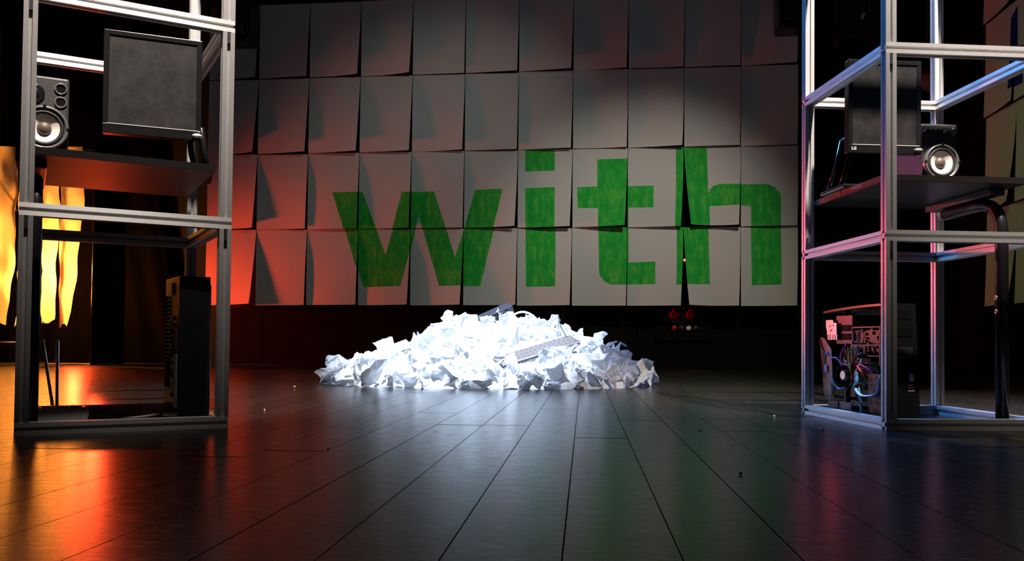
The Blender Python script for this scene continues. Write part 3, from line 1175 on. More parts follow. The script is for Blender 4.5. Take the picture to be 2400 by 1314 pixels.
    dr_.build('hard_drive', MT['darksteel'], t)
    prng = random.Random(9)
    sm = MB()
    for k in range(26):
        y, z = prng.uniform(0.02, 0.14), prng.uniform(0.205, 0.275)
        sm.box(-0.002, 0.004, y, y + prng.uniform(0.004, 0.014), z, z + prng.uniform(0.003, 0.010))
    o = sm.build('drive_electronics', MT['darksteel'], t)
    o['kind'] = 'stuff'
    rg = MB()
    rg.lathe([(0.019, 0.0), (0.019, 0.004), (0.016, 0.004), (0.016, 0.0)], 24, Matrix.Translation((-0.002, D * 0.40, 0.255)) @ Matrix.Rotation(-PI / 2, 4, 'Z'))
    rg.build('drive_ring', MT['steel'], t)
    # front perforated bracket
    fb = MB()
    fb.box(-0.002, 0.0, 0.012, 0.075, 0.012, 0.145)
    f_o = fb.build('front_bracket', MT['darksteel'], t)
    hh = MB()
    for y, z, r_ in ((0.022, 0.118, 0.007), (0.058, 0.108, 0.006), (0.040, 0.09, 0.0085), (0.025, 0.066, 0.009), (0.056, 0.062, 0.007), (0.038, 0.036, 0.0075), (0.03, 0.135, 0.004), (0.06, 0.128, 0.006)):
        hh.lathe([(r_, 0.0006), (r_ * 0.4, -0.001), (0, -0.001)], 16, Matrix.Translation((-0.002, y, z)) @ Matrix.Rotation(-PI / 2, 4, 'Z'))
    hh.build('punched_hole', MT['hole'], f_o)
    # motherboard with fan
    MB().box(W - 0.010, W - 0.006, 0.08, D - 0.05, 0.02, 0.225).build('motherboard', MT['pcb'], t)
    cm = MB()
    for k in range(46):
        y, z = prng.uniform(0.085, D - 0.08), prng.uniform(0.022, 0.21)
        cm.box(W - 0.03 - prng.uniform(0, 0.03), W - 0.008, y, y + prng.uniform(0.003, 0.012), z, z + prng.uniform(0.003, 0.014))
    o = cm.build('board_component', MT['darksteel'], t)
    o['kind'] = 'stuff'
    for k in range(4):
        MB().box(W - 0.045, W - 0.008, 0.09 + k * 0.013, 0.094 + k * 0.013, 0.03, 0.10, 0.0005).build('memory_module', MT['pcb'], t)
    fan = MB()
    FM = Matrix.Translation((0.012, D * 0.64, 0.135)) @ Matrix.Rotation(-PI / 2, 4, 'Z')
    fan.lathe([(0.046, 0.0), (0.046, 0.010), (0.043, 0.010), (0.043, 0.0)], 30, FM)
    for k in range(7):
        a = 2 * PI * k / 7
        fan.add([FM @ Vector((0.017 * math.cos(a), -0.004, 0.017 * math.sin(a))), FM @ Vector((0.041 * math.cos(a + 0.1), -0.002, 0.041 * math.sin(a + 0.1))), FM @ Vector((0.041 * math.cos(a + 0.6), -0.009, 0.041 * math.sin(a + 0.6))), FM @ Vector((0.017 * math.cos(a + 0.6), -0.007, 0.017 * math.sin(a + 0.6)))], [(0, 1, 2, 3)])
    f2 = fan.build('cooling_fan', MT['plastic'], t)
    hb = MB()
    hb.lathe([(0.0175, 0.002), (0.0175, 0.012), (0.016, 0.013), (0, 0.013)], 24, FM)
    hb.build('fan_hub', MT['grey'], f2)
    st = MB()
    st.lathe([(0.0135, 0.0136), (0, 0.0136)], 20, FM)
    st.build('fan_sticker', MT['silver'], f2)
    # wires
    def wr_(mat, pts, r_=0.0022, flat=1.0):
        m_ = MB()
        m_.tube(spline(pts, 7), r_, 6, True, flat)
        m_.build('wire', MT[mat], t)
    wr_('wire_m', [(-0.004, D * .55, 0.235), (-0.014, D * .60, 0.200), (-0.016, D * .57, 0.172), (-0.012, D * .46, 0.168), (-0.008, D * .30, 0.168), (0.0, D * .18, 0.15), (0.005, D * .13, 0.12)], 0.0036)
    wr_('wire_k', [(-0.006, D * .30, 0.205), (-0.016, D * .36, 0.192), (-0.016, D * .42, 0.165), (-0.014, D * .41, 0.135), (-0.010, D * .36, 0.12)], 0.0036)
    wr_('wire_k', [(-0.012, D * .36, 0.115), (-0.012, D * .345, 0.075), (-0.010, D * .27, 0.04), (-0.008, D * .25, 0.012)], 0.003)
    wr_('wire_b', [(-0.014, D * .33, 0.135), (-0.016, D * .335, 0.118), (-0.016, D * .37, 0.105), (-0.016, D * .30, 0.082), (-0.014, D * .20, 0.078), (-0.010, D * .10, 0.084), (-0.006, D * .055, 0.098), (0.0, D * .05, 0.14)], 0.0032, 2.0)
    wr_('wire_b', [(-0.012, D * .33, 0.10), (-0.010, D * .31, 0.06), (-0.008, D * .30, 0.018)], 0.0055, 0.5)
    wr_('wire_b', [(-0.010, D * .78, 0.135), (-0.012, D * .72, 0.105), (-0.010, D * .66, 0.092), (-0.006, D * .60, 0.096)], 0.0045, 0.6)
    wr_('wire_b', [(-0.012, D * .90, 0.17), (-0.014, D * .87, 0.205), (-0.014, D * .80, 0.19), (-0.010, D * .70, 0.188), (-0.008, D * .62, 0.165)], 0.0024)
    wr_('wire_b', [(-0.013, D * .985, 0.245), (-0.014, D * .95, 0.225), (-0.012, D * .90, 0.205)], 0.0026)
    cols = ['wire_y', 'wire_r', 'wire_g', 'wire_y', 'wire_k', 'wire_r', 'wire_y', 'wire_m', 'wire_g', 'wire_b']
    for k in range(20):
        y0 = D * prng.uniform(.36, .56)
        y1 = D * prng.uniform(.22, .50)
        zt = prng.uniform(0.205, 0.232)
        wr_(cols[k % 10], [(-0.002, y0, zt), (-0.010 + prng.uniform(-.006, .004), y0 + prng.uniform(-.03, .02), 0.185), (-0.012 + prng.uniform(-.006, .01), (y0 + y1) / 2 + prng.uniform(-.03, .03), 0.155 + prng.uniform(-.02, .02)), (0.0, y1, 0.135 + prng.uniform(-.02, .03)), (0.02, y1 - 0.01, 0.10 + prng.uniform(-.01, .03))], 0.0017)
    c1 = MB().box(-0.019, -0.011, D * .325, D * .37, 0.118, 0.148, 0.002).build('connector', MT['wire_b'], t)
    MB().box(-0.016, -0.006, D * .84, D * .90, 0.140, 0.166, 0.002, Matrix.Rotation(0.0, 4, 'X')).build('connector', MT['wire_b'], t)
    # front bezel: bulges forward toward the bottom
    fbz = MB()
    prof = [(0.004, 0.004), (0.004, H + 0.001), (-0.010, H - 0.001), (-0.016, H * .8), (-0.026, H * .3), (-0.034, 0.004)]
    fbz.prism(prof, 0, -0.003, W + 0.003)
    z_ = fbz.build('front_bezel', MT['plastic'], t)

    def fy(z):
        if z > H * .8:
            return -0.010 - 0.006 * (H - z) / (H * .2)
        if z > H * .3:
            return -0.016 - 0.010 * (H * .8 - z) / (H * .5)
        return -0.026 - 0.008 * (H * .3 - z) / (H * .3)
    for z0, z1, mm in ((0.305, 0.333, 'hole'), (0.256, 0.283, 'hole'), (0.19, 0.225, 'matt')):
        zc = (z0 + z1) / 2
        MB().box(0.006, W - 0.014, fy(zc) - 0.0022, fy(zc) + 0.003, z0, z1, 0.001).build('drive_bay', MT[mm], z_)
    pb = MB()
    pb.lathe([(0.0085, 0.0), (0.0085, 0.004), (0.006, 0.0055), (0, 0.0055)], 20, Matrix.Translation((W - 0.021, fy(0.138), 0.138)) @ Matrix.Diagonal((0.8, 1, 1.35, 1)))
    pb.build('power_button', MT['silver'], z_)
    MB().box(W - 0.036, W - 0.010, fy(0.108) - 0.0012, fy(0.108) + 0.003, 0.094, 0.122).build('badge', MT['hole'], z_)
    text('badge_text', 'DDR', 0.0085, MT['white'], z_, (W - 0.023, fy(0.1155) - 0.0014, 0.1165), (PI / 2 - 0.05, 0, 0))
    MB().box(W - 0.034, W - 0.013, fy(0.108) - 0.0018, fy(0.108), 0.1065, 0.1085).build('badge_line', MT['redsock'], z_)
    text('badge_text', 'twinMOS', 0.0055, MT['white'], z_, (W - 0.023, fy(0.099) - 0.0014, 0.099), (PI / 2 - 0.05, 0, 0))
    return t


right_pc()


# ------------------------------------------------------------------ heap of crumpled paper
def crumple_mesh(seed, folds, w=0.21, h=0.297, target=0.075, slack=1.0):
    rg = random.Random(seed)
    bm = bmesh.new()
    nx, ny = 7, 9
    g = [[bm.verts.new((w * (i / nx - .5), h * (j / ny - .5), 0)) for i in range(nx + 1)] for j in range(ny + 1)]
    for j in range(ny):
        for i in range(nx):
            bm.faces.new((g[j][i], g[j][i + 1], g[j + 1][i + 1], g[j + 1][i]))
    # gentle buckle before folding
    for v in bm.verts:
        v.co += mnoise.noise_vector(v.co * 16 + Vector((seed * 3.1, 0, 0))) * 0.020
    for k in range(folds):
        d = Vector((rg.gauss(0, 1), rg.gauss(0, 1), rg.gauss(0, 0.9)))
        d.normalize()
        far = max(v.co.dot(d) for v in bm.verts)
        near = min(v.co.dot(d) for v in bm.verts)
        cut = min(far * rg.uniform(0.45, 0.8), target * rg.uniform(0.55, 1.05) * slack)
        if far - cut < 0.012:
            continue
        bmesh.ops.bisect_plane(bm, geom=list(bm.verts) + list(bm.edges) + list(bm.faces), dist=1e-5, plane_co=d * cut, plane_no=d)
        keep = rg.uniform(0.55, 0.95)
        for v in bm.verts:
            x = v.co.dot(d) - cut
            if x > 1e-6:
                v.co -= d * (x * (1 + keep))
        ax = Vector((rg.uniform(-1, 1), rg.uniform(-1, 1), rg.uniform(-1, 1))) * 0.006
        for v in bm.verts:
            v.co += ax
    c = sum((v.co for v in bm.verts), Vector()) / len(bm.verts)
    for v in bm.verts:
        v.co -= c
        v.co += mnoise.noise_vector(v.co * 19 + Vector((seed, 0, 0))) * 0.011
    bmesh.ops.triangulate(bm, faces=[f for f in bm.faces if len(f.verts) > 4])
    r = max(v.co.length for v in bm.verts)
    s = 0.082 / r
    for v in bm.verts:
        v.co *= s
    me = bpy.data.meshes.new('crumpled_paper')
    bm.to_mesh(me)
    bm.free()
    me.materials.append(MT['crumple'])
    return me


CR = [crumple_mesh(100 + k, 6 + (k % 4), slack=1.0 + 0.3 * (k % 3)) for k in range(24)]
FLAPS = [crumple_mesh(300 + k, 4 + k % 2, slack=1.3) for k in range(8)]
PROF = [(-1.10, 0.0), (-1.02, 0.08), (-0.86, 0.145), (-0.72, 0.20), (-0.62, 0.19), (-0.54, 0.235), (-0.453, 0.30), (-0.37, 0.345), (-0.258, 0.362), (-0.147, 0.368), (0.0, 0.375), (0.098, 0.365), (0.245, 0.35), (0.319, 0.30), (0.393, 0.262), (0.515, 0.262), (0.564, 0.22), (0.626, 0.165), (0.68, 0.10), (0.73, 0.05), (0.77, 0.0)]


def ridge(x):
    for (x0, z0), (x1, z1) in zip(PROF[:-1], PROF[1:]):
        if x0 <= x <= x1:
            return z0 + (z1 - z0) * (x - x0) / (x1 - x0)
    return 0.0


YC = 5.02


def yfront(x):
    k = (x + 0.14) / 0.95
    return YC - 0.80 * max(0.0, 1 - abs(k) ** 2.6) ** 0.5


def yback(x):
    k = (x + 0.14) / 0.95
    return YC + 0.62 * max(0.0, 1 - abs(k) ** 2.6) ** 0.5


def heap(x, y):
    H = ridge(x)
    if y < YC:
        d = (YC - y) / max(1e-4, YC - yfront(x))
    else:
        d = (y - YC) / max(1e-4, yback(x) - YC)
    if d >= 1:
        return -1
    return H * (1 - d ** 1.5) ** 0.75


# core (what nobody could count): a crumpled mound below the outer sheets
bm = bmesh.new()
gx, gy = 64, 40
crng = random.Random(21)
G = {}
for i in range(gx + 1):
    for j in range(gy + 1):
        x = -1.06 + 1.78 * i / gx
        y = 4.25 + 1.36 * j / gy
        z = heap(x, y)
        z = max(-0.02, z - 0.05 + crng.uniform(-0.022, 0.022))
        G[i, j] = bm.verts.new((x + crng.uniform(-.01, .01) - PILE.x, y + crng.uniform(-.01, .01) - PILE.y, z))
for i in range(gx):
    for j in range(gy):
        q = [G[i, j], G[i + 1, j], G[i + 1, j + 1], G[i, j + 1]]
        if max(v.co.z for v in q) > 0.0:
            bm.faces.new(q[:3])
            bm.faces.new((q[0], q[2], q[3]))
for v in [v for v in bm.verts if not v.link_faces]:
    bm.verts.remove(v)
me = bpy.data.meshes.new('crumpled_paper_filling')
bm.to_mesh(me)
bm.free()
me.materials.append(MT['crumple'])
core = bpy.data.objects.new('crumpled_paper_filling', me)
COL.objects.link(core)
core.location = (PILE.x, PILE.y, 0.0)
tag(core, 'mass of crumpled white paper deep inside the heap on the floor', 'paper', kind='stuff')

hr = random.Random(17)
placed = []
GEN = 'crumpled white paper ball lying in the big lit heap on the stage floor'
GRP = 'crumpled paper balls in the heap'


def put(me, loc, s, label=None, rot=None):
    o = bpy.data.objects.new('crumpled_paper', me)
    COL.objects.link(o)
    o.location = loc
    o.scale = (s, s, s)
    o.rotation_euler = rot or (hr.uniform(0, 6.28), hr.uniform(0, 6.28), hr.uniform(0, 6.28))
    if label:
        tag(o, label, 'crumpled paper')
    else:
        x, y, z = loc
        if y > 5.12:
            zone = 'far rear side of the heap'
        elif z < 0.085:
            zone = 'floor level front edge of the heap, ' + ('left third' if x < -0.45 else 'right third' if x > 0.25 else 'middle third')
        elif z > 0.27:
            zone = 'crest along the top of the heap'
        elif x < -0.45:
            zone = 'left slope of the heap'
        elif x > 0.33:
            zone = 'right slope of the heap beyond the grey tray'
        else:
            zone = 'bright middle of the front slope of the heap'
        tag(o, 'crumpled white paper on the ' + zone, 'crumpled paper', 'crumpled papers on the ' + zone)
    # rest on the floor: lift so that nothing is below it
    R_ = o.rotation_euler.to_matrix()
    zmin = min((R_ @ v.co).z for v in me.vertices) * s
    if o.location.z + zmin < 0.001:
        o.location.z = 0.001 - zmin
    return o


special = [
    ('crumpled paper at the far left tip of the heap, curling up', (-1.055, 5.03, 0.05), 0.85, 0),
    ('lone crumpled ball at the far right end of the heap', (0.715, 4.83, 0.04), 0.72, 1),
    ('tall pointed paper sticking up at the very top of the heap', (-0.075, 4.93, 0.40), 0.62, 2),
    ('paper with a square flap standing on the upper left slope of the heap', (-0.36, 4.98, 0.37), 0.72, 3),
    ('pointed paper with a spike on the right shoulder of the heap', (0.50, 4.85, 0.275), 0.85, 4),
    ('narrow upright paper peak on the left slope of the heap', (-0.71, 4.95, 0.20), 0.8, 5),
]
for lab, lo, s, k in special:
    rot = (0.3, 1.35, 0.2) if k in (2, 5) else None
    put(FLAPS[k] if k not in (1,) else CR[3], lo, s, lab, rot)
    placed.append(Vector(lo))
tries = 0
front = 0
while len(placed) < 298 and tries < 40000:
    tries += 1
    x = hr.uniform(-1.05, 0.75)
    yb = YC + 0.25 if hr.random() < 0.8 else yback(x)
    y = hr.uniform(yfront(x) + 0.03, yb)
    z = heap(x, y)
    if z < 0:
        continue
    p = Vector((x, y, max(0.03, z - 0.028)))
    md = 0.086 if y < YC + 0.05 else 0.125
    if tries > 22000:
        md *= 0.82
    if any((p - q).length < md for q in placed):
        continue
    # keep the slim tray free
    u = (p - Vector((-0.045, 4.45, 0.11))).dot(Vector((0.38, 0.31, 0.13)).normalized())
    foot = Vector((-0.045, 4.45, 0.11)) + Vector((0.38, 0.31, 0.13)).normalized() * u
    if -0.03 < u < 0.53 and (p - foot).length < 0.125 and z > 0.04 and p.y > foot.y - 0.115:
        if p.y < foot.y + 0.16:
            continue
    placed.append(p)
    me = CR[hr.randrange(len(CR))] if hr.random() < 0.78 else FLAPS[hr.randrange(len(FLAPS))]
    put(me, p, hr.uniform(0.78, 1.38))


# perforated tray lying on the heap
def tray():
    a_, b_, c_ = Vector((-0.045, 4.36, 0.112)), Vector((0.366, 4.64, 0.235)), Vector((-0.090, 4.425, 0.142))
    ex = (b_ - a_)
    Lx = ex.length
    ex.normalize()
    ey = (c_ - a_)
    ey = (ey - ex * ey.dot(ex))
    Wy = 0.094
    ey.normalize()
    ez = ex.cross(ey)
    t = empty('perforated_tray', a_)
    Mr = Matrix((ex, ey, ez)).transposed()
    t.rotation_euler = Mr.to_euler()
    tag(t, 'slim perforated grey metal tray lying aslant on the paper heap', 'tray')
    MB().box(0, Lx, 0, Wy, 0.002, 0.006, 0.0012).build('top_plate', MT['tray'], t)
    MB().box(0.002, Lx - 0.002, 0.0005, Wy - 0.002, -0.016, 0.002, 0.002).build('body', MT['traydark'], t)
    MB().box(0, Lx, -0.002, 0.001, -0.001, 0.0045, 0.0006).build('rim', MT['silver'], t)
    h_ = MB()
    for i in range(16):
        for j in range(3):
            x = 0.022 + i * (Lx - 0.044) / 15 + (0.004 if j % 2 else 0)
            y = 0.018 + j * (Wy - 0.036) / 2
            h_.lathe([(0.0032, 0.0003), (0, 0.0003)], 8, Matrix.Translation((x, y, 0.006)) @ Matrix.Rotation(-PI / 2, 4, 'X'), False)
    o = h_.build('perforation', MT['hole'], t)
    o['kind'] = 'stuff'


tray()


def metal_case():
    t = empty('metal_case', (-0.06, 4.98, 0.30), 0.0, (0.35, -0.42, 0.35))
    tag(t, 'dark grey metal case half buried at the top of the heap', 'metal case')
    MB().box(-0.12, 0.10, 0, 0.07, 0.0, 0.112, 0.002).build('housing', MT['traydark'], t)
    MB().box(0.10, 0.106, 0.002, 0.072, 0.002, 0.112, 0.001).build('end_plate', MT['traydark'], t)
    m = MB()
    m.tube(spline([(-0.02, -0.002, 0.09), (0.02, -0.02, 0.108), (0.06, -0.02, 0.102), (0.08, -0.002, 0.08)], 6), 0.004, 8)
    m.build('handle', MT['darksteel'], t)
    MB().box(0.04, 0.095, -0.002, 0.0, 0.055, 0.068).build('red_strip', MT['redsock'], t)


metal_case()


def buried_keyboard():
    t = empty('computer_keyboard', (-0.70, 4.66, 0.125), 0.0, (0.55, -0.35, 0.45))
    tag(t, 'corner of a pale keyboard buried in the left slope of the heap', 'keyboard')
    MB().box(-0.02, 0.20, 0.0, 0.10, -0.012, 0.0, 0.003).build('housing', MT['silver'], t)
    kk = None
    for i in range(8):
        for j in range(4):
            if kk is None:
                kk = MB().box(-0.007, 0.007, -0.007, 0.007, 0, 0.006, 0.0015).build('key', MT['cable'], t)
                kk.location = (0.0 + i * 0.019, 0.022 + j * 0.019, 0)
            else:
                dup(kk, 'key', t, (0.0 + i * 0.019, 0.022 + j * 0.019, 0))
    MB().box(-0.018, 0.19, 0.003, 0.009, 0, 0.002).build('edge_strip', MT['darksteel'], t)


buried_keyboard()
m = MB()
m.tube(spline([(0.0, 4.82, 0.37), (0.03, 4.80, 0.392), (0.075, 4.78, 0.395), (0.12, 4.78, 0.372), (0.15, 4.78, 0.335), (0.17, 4.80, 0.30)], 8), 0.0055, 8)
tag(m.build('white_cable', MT['cable']), 'thick white cable arching over the top of the heap', 'cable')
m = MB()
m.tube(spline([(0.04, 4.66, 0.285), (0.10, 4.66, 0.292), (0.16, 4.67, 0.318), (0.215, 4.68, 0.352), (0.245, 4.70, 0.378), (0.244, 4.70, 0.35), (0.238, 4.69, 0.28), (0.235, 4.68, 0.23), (0.25, 4.66, 0.208)], 8), 0.0035, 8)
tag(m.build('white_cable', MT['cable']), 'thin white cable looping to a peak right of the heap top', 'cable')
m = MB()
m.tube(spline([(0.250, 4.70, 0.372), (0.262, 4.69, 0.32), (0.29, 4.68, 0.268), (0.312, 4.67, 0.235), (0.305, 4.655, 0.214), (0.275, 4.64, 0.20)], 8), 0.0032, 8)
tag(m.build('grey_cable', MT['trimring']), 'grey cable curving down onto the perforated tray', 'cable')
# printed scrap
t = empty('printed_paper', (-0.215, 4.545, 0.245), 0.0, (-0.15, 0.12, 0.1))
tag(t, 'white paper with black printed text high on the heap front', 'printed paper')
mb = MB()
for i in range(5):
    x0, x1 = -0.035 + i * 0.035, i * 0.035
    y0, y1 = 0.010 * math.sin(i * 1.1), 0.010 * math.sin((i + 1) * 1.1)
    mb.add([(x0, y0, -0.035), (x1, y1, -0.035), (x1, y1 + 0.008, 0.04), (x0, y0 + 0.008, 0.04)], [(0, 1, 2, 3)])
mb.build('leaf', MT['crumple'], t)
text('printed_text', '3/ with', 0.017, MT['hole'], t, (-0.010, -0.004, 0.006), (PI / 2, 0, 0), 0.0006)

# ------------------------------------------------------------------ lit paper strips on a rack at the left
rack = empty('hanging_rack', (-4.0, 7.42, 0.0), 0.0)
tag(rack, 'dark metal rack that carries the orange lit paper strips', 'rack')
m = MB()
m.tube([(-0.95, 0.05, 1.86), (0.42, 0.05, 1.86)], 0.012, 10)
m.build('top_bar', MT['leg'], rack)
for x in (-0.93, -0.232, 0.40):
    m = MB()
    m.tube([(x, 0.05, 0.0), (x, 0.05, 1.86)], 0.012, 10)
    m.build('upright', MT['leg'], rack)
m = MB()
m.tube([(-0.93, 0.05, 0.185), (-0.232, 0.05, 0.185)], 0.010, 10)
m.build('bottom_bar', MT['leg'], rack)
m = MB()
m.tube([(-0.46, -0.005, 1.50), (-0.232, 0.045, 1.30)], 0.006, 8)
m.build('strap', MT['rubber'], rack)


def strip(x0, x1, bx0, bx1, z1, ph, label, yoff=0.0):
    nx, ny = 8, 24
    vs, fs = [], []
    for j in range(ny + 1):
        t_ = j / ny
        k = max(0.0, (t_ - 0.35) / 0.65) ** 1.5
        for i in range(nx + 1):
            s = i / nx
            xa, xb = x0 + (bx0 - x0) * k, x1 + (bx1 - x1) * k
            x = xa + (xb - xa) * s + 0.006 * math.sin(9 * t_ + ph + s)
            y = 7.40 + yoff + 0.035 * math.cos(PI * 2 * (s - 0.5)) * (0.5 + t_) * -1 + 0.012 * math.sin(14 * t_ + 5 * s + ph) + 0.010 * math.sin(31 * t_ - 7 * s + ph)
            z = 1.86 + (z1 - 1.86) * t_ + (0.02 * math.sin(11 * s + ph) if j == ny else 0)
            vs.append((x + 4.0, y - 7.42, z))
    for j in range(ny):
        for i in range(nx):
            a_ = j * (nx + 1) + i
            fs.append((a_, a_ + nx + 1, a_ + nx + 2, a_ + 1))
    mb_ = MB()
    mb_.add(vs, fs, True)
    o = mb_.build('paper_strip', MT['strip'])
    o.location = (-4.0, 7.42, 0)
    tag(o, label, 'paper strip', 'orange lit paper strips')
    return o


strip(-4.90, -4.52, -4.86, -4.60, 0.36, 2.0, 'glowing orange paper strip at the very edge, cut off by the picture', 0.02)
strip(-4.50, -4.245, -4.52, -4.325, 0.355, 0.3, 'wide glowing orange paper strip outside the left frame post')
strip(-4.225, -4.04, -4.245, -4.10, 0.34, 1.1, 'narrow glowing orange strip seen behind the black desk leg')
strip(-4.03, -3.885, -4.02, -3.92, 0.37, 3.4, 'glowing orange paper strip just right of the black desk leg')
strip(-3.872, -3.672, -3.855, -3.795, 0.335, 5.0, 'last glowing orange paper strip beside the black gap', -0.02)

# black cloth beside the strips
vs, fs = [], []
for j in range(13):
    z = 0.01 + 2.9 * j / 12
    xr = -3.19 - (z / 1.7) * 0.27
    for i in range(41):
        q = i / 40
        vs.append((-4.85 + (xr + 4.85) * q + 3.9, 0.030 * math.sin(q * 38 + 0.3 * j) * (1 - 0.4 * j / 12), z))
for j in range(12):
    for i in range(40):
        k = j * 41 + i
        fs.append((k, k + 1, k + 42, k + 41))
m = MB()
m.add(vs, fs, True)
fl_ = m.build('black_curtain', MT['velvet'])
fl_.location = (-3.9, 8.40, 0)
tag(fl_, 'black cloth hanging behind the glowing strips, its edge slanting', 'curtain')
m = MB().box(0, 0.04, -0.12, 0.40, 0.0, 2.6, 0.004)  # added flat, keeps the red lamp off the side wall and right frame
fl_ = m.build('lamp_blocker', MT['velvet'])
fl_.location = (-3.60, 7.60, 0)
tag(fl_, 'tall narrow black flat added beside the glowing strips to block the red lamp', 'light blocker')
m = MB()
m.tube(spline([(-3.95, 7.35, 0.006), (-3.7, 7.5, 0.006), (-3.42, 7.46, 0.006), (-3.2, 7.75, 0.006), (-2.9, 7.85, 0.006), (-2.6, 7.7, 0.006), (-2.2, 7.9, 0.006)], 8), 0.006, 8)
tag(m.build('floor_cable', MT['grey']), 'cable on the floor along the back wall, lit red', 'cable')


# ------------------------------------------------------------------ things on and before the back wall
def hung_speaker(loc, w, h, d, rz, label, badge):
    t = empty('hanging_speaker', loc, rz)
    tag(t, label, 'loudspeaker')
    MB().box(-w / 2, w / 2, -d / 2, d / 2, 0, h, 0.035).build('cabinet', MT['plastic'], t)
    MB().box(-w / 2 + 0.04, w / 2 - 0.04, -d / 2 - 0.004, -d / 2 + 0.002, 0.05, h - 0.05, 0.002).build('grille', MT['matt'], t)
    m_ = MB()
    m_.tube([(0, 0, h - 0.02), (0, 0, 4.4 - loc[2])], 0.02, 10)
    m_.build('hanging_pole', MT['leg'], t)
    if badge == 'strip':
        b_ = MB()
        b_.box(-0.005, 0.005, -d / 2 - 0.006, -d / 2 - 0.003, 0.0, 0.10, 0.001, Matrix.Translation((w / 2 - 0.055, 0, 0.05)) @ Matrix.Rotation(-0.12, 4, 'Y'))
        b_.build('silver_strip', MT['silver'], t)
    if badge == 'tag':
        b_ = MB()
        b_.box(-0.012, 0.012, -d / 2 - 0.006, -d / 2 - 0.003, 0.0, 0.055, 0.001, Matrix.Translation((0.05, 0, 0.20)) @ Matrix.Rotation(0.4, 4, 'Y'))
        b_.build('pale_tag', MT['white'], t)
    return t


hung_speaker((-2.555, 8.0, 2.955), 0.30, 0.62, 0.28, -0.1, 'black loudspeaker hanging over the upper left corner of the sheets', 'strip')
hung_speaker((2.403, 7.35, 2.894), 0.348, 0.66, 0.28, -0.1, 'black loudspeaker hanging over the upper right corner of the sheets', None)
hung_speaker((2.80, 7.2, 2.70), 0.28, 0.50, 0.26, -0.1, 'dim black loudspeaker with pale tag hanging above the right frame', 'tag')


def wall_panel():
    t = empty('power_socket_panel', wp(4.018, 0.282, -0.148), -T)
    tag(t, 'black wall panel with two red power sockets under the sheets', 'socket panel')
    MB().box(-0.245, 0.245, -0.02, 0.0, 0.0, 0.30, 0.004).build('backplate', MT['wall'], t)
    fr = MB()
    fr.box(-0.25, -0.22, -0.032, 0.0, 0.0, 0.30, 0.002)
    fr.box(0.22, 0.25, -0.032, 0.0, 0.0, 0.30, 0.002)
    fr.box(-0.25, 0.25, -0.032, 0.0, -0.012, 0.05, 0.002)
    fr.build('frame', MT['wall'], t)
    for x in (-0.082, 0.062):
        s_ = MB()
        s_.lathe([(0.042, 0.0), (0.042, 0.045), (0.036, 0.05), (0.0, 0.05)], 24, Matrix.Translation((x, -0.02, 0.212)))
        s_.box(x - 0.018, x + 0.018, -0.06, -0.02, 0.235, 0.272, 0.004)
        so = s_.build('red_socket', MT['redsock'], t)
        g_ = MB()
        g_.lathe([(0.028, 0.052), (0.0, 0.052)], 20, Matrix.Translation((x, -0.02, 0.208)))
        g_.build('socket_lid', MT['redsock'], so)
        text('socket_label', 'CEE 16A', 0.017, MT['white'], t, (x, -0.021, 0.152))
    cols_ = ['hole', 'redsock', 'matt', 'white', 'pcb']
    for k, x in enumerate((-0.142, -0.078, -0.012, 0.050, 0.113)):
        s_ = MB()
        s_.lathe([(0.023, 0.0), (0.023, 0.006), (0.019, 0.010), (0.0, 0.010)], 20, Matrix.Translation((x, -0.02, 0.094)))
        s_.build('round_socket', MT[cols_[k]], t)
        text('socket_label', '%d' % (k + 1), 0.012, MT['grey'], t, (x, -0.021, 0.128))


wall_panel()


def led():
    t = empty('indicator_lamp', wp(4.028, 0.985, -0.148), -T)
    tag(t, 'tiny red indicator light glowing in the gap between two sheets', 'indicator')
    MB().box(-0.03, 0.03, -0.03, 0, -0.05, 0.04, 0.003).build('housing', MT['matt'], t)
    m_ = MB()
    m_.lathe([(0.011, 0.03), (0.010, 0.036), (0.006, 0.041), (0.0005, 0.042)], 14, Matrix.Translation((0, 0, 0.012)))
    m_.build('lens', MT['led'], t)


led()


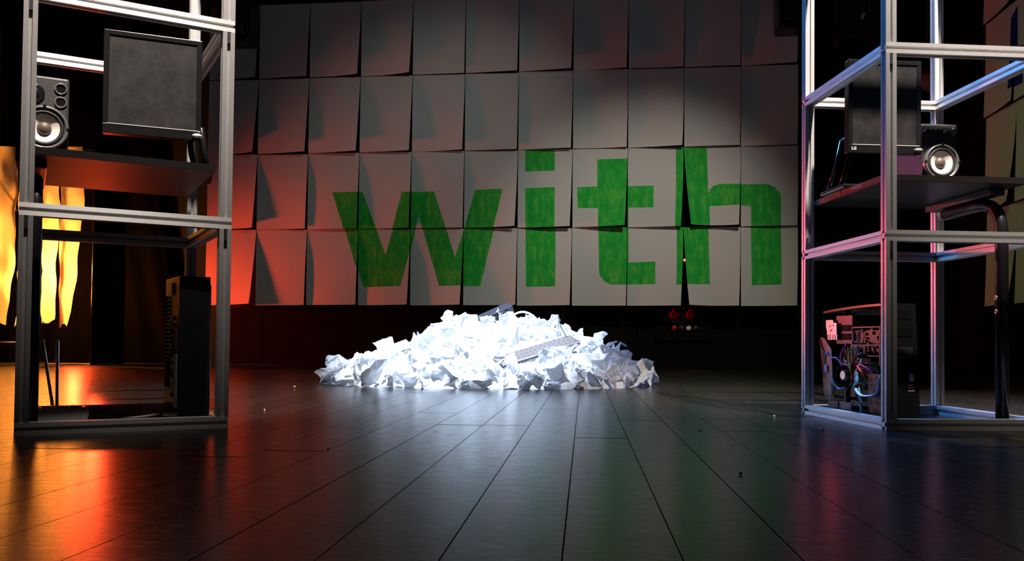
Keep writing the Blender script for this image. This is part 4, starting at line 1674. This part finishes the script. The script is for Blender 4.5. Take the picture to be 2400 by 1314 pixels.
def lantern():
    t = empty('stage_lantern', (3.47, 7.25, 2.46), 0.1)
    tag(t, 'dim grey stage lantern hanging in the dark behind the right desk', 'stage lamp')
    b_ = MB()
    b_.lathe([(0.0, 0.14), (0.075, 0.14), (0.082, 0.13), (0.082, -0.06), (0.06, -0.14), (0.0, -0.16)], 24, Matrix.Rotation(0.5, 4, 'X'))
    b_.build('barrel', MT['grey'], t)
    y_ = MB()
    y_.box(-0.098, -0.090, -0.015, 0.015, -0.02, 0.20, 0.001)
    y_.box(0.090, 0.098, -0.015, 0.015, -0.02, 0.20, 0.001)
    y_.box(-0.098, 0.098, -0.015, 0.015, 0.20, 0.208, 0.001)
    y_.build('yoke', MT['matt'], t)
    p_ = MB()
    p_.tube([(0, 0, 0.2), (0, 0, 1.94)], 0.015, 8)
    p_.build('hanging_pole', MT['matt'], t)


lantern()

# ------------------------------------------------------------------ crumbs on the floor
BITS = [(0.499, 2.30, 0.0035, 'chip', 'orange wood chip on the floor between heap and right frame'),
        (0.825, 2.32, 0.0045, 'crumb', 'round yellow crumb on the floor before the right frame'),
        (-1.039, 4.178, 0.006, 'crumb', 'pale crumb on the floor left of the heap'),
        (-0.381, 1.82, 0.002, 'crumb', 'tiny pale crumb on the dark floorboards in front of the heap'),
        (-0.796, 2.818, 0.003, 'crumb', 'small yellow crumb beside the left frame'),
        (0.832, 2.759, 0.003, 'white', 'tiny white speck left of the right frame'),
        (0.401, 1.524, 0.003, 'hole', 'small dark crumb on the boards in front of the right frame')]
for k, (x, y, r_, mm, lab) in enumerate(BITS):
    bm = bmesh.new()
    bmesh.ops.create_icosphere(bm, subdivisions=2, radius=r_)
    for v in bm.verts:
        v.co += mnoise.noise_vector(v.co * 300 + Vector((k, 0, 0))) * r_ * 0.5
        if k == 0:
            v.co.x *= 1.8
            v.co.z *= 0.5
    zm = min(v.co.z for v in bm.verts)
    me = bpy.data.meshes.new('floor_crumb')
    bm.to_mesh(me)
    bm.free()
    me.materials.append(MT[mm])
    o = bpy.data.objects.new('floor_crumb', me)
    COL.objects.link(o)
    o.location = (x, y, -zm)
    tag(o, lab, 'crumb')
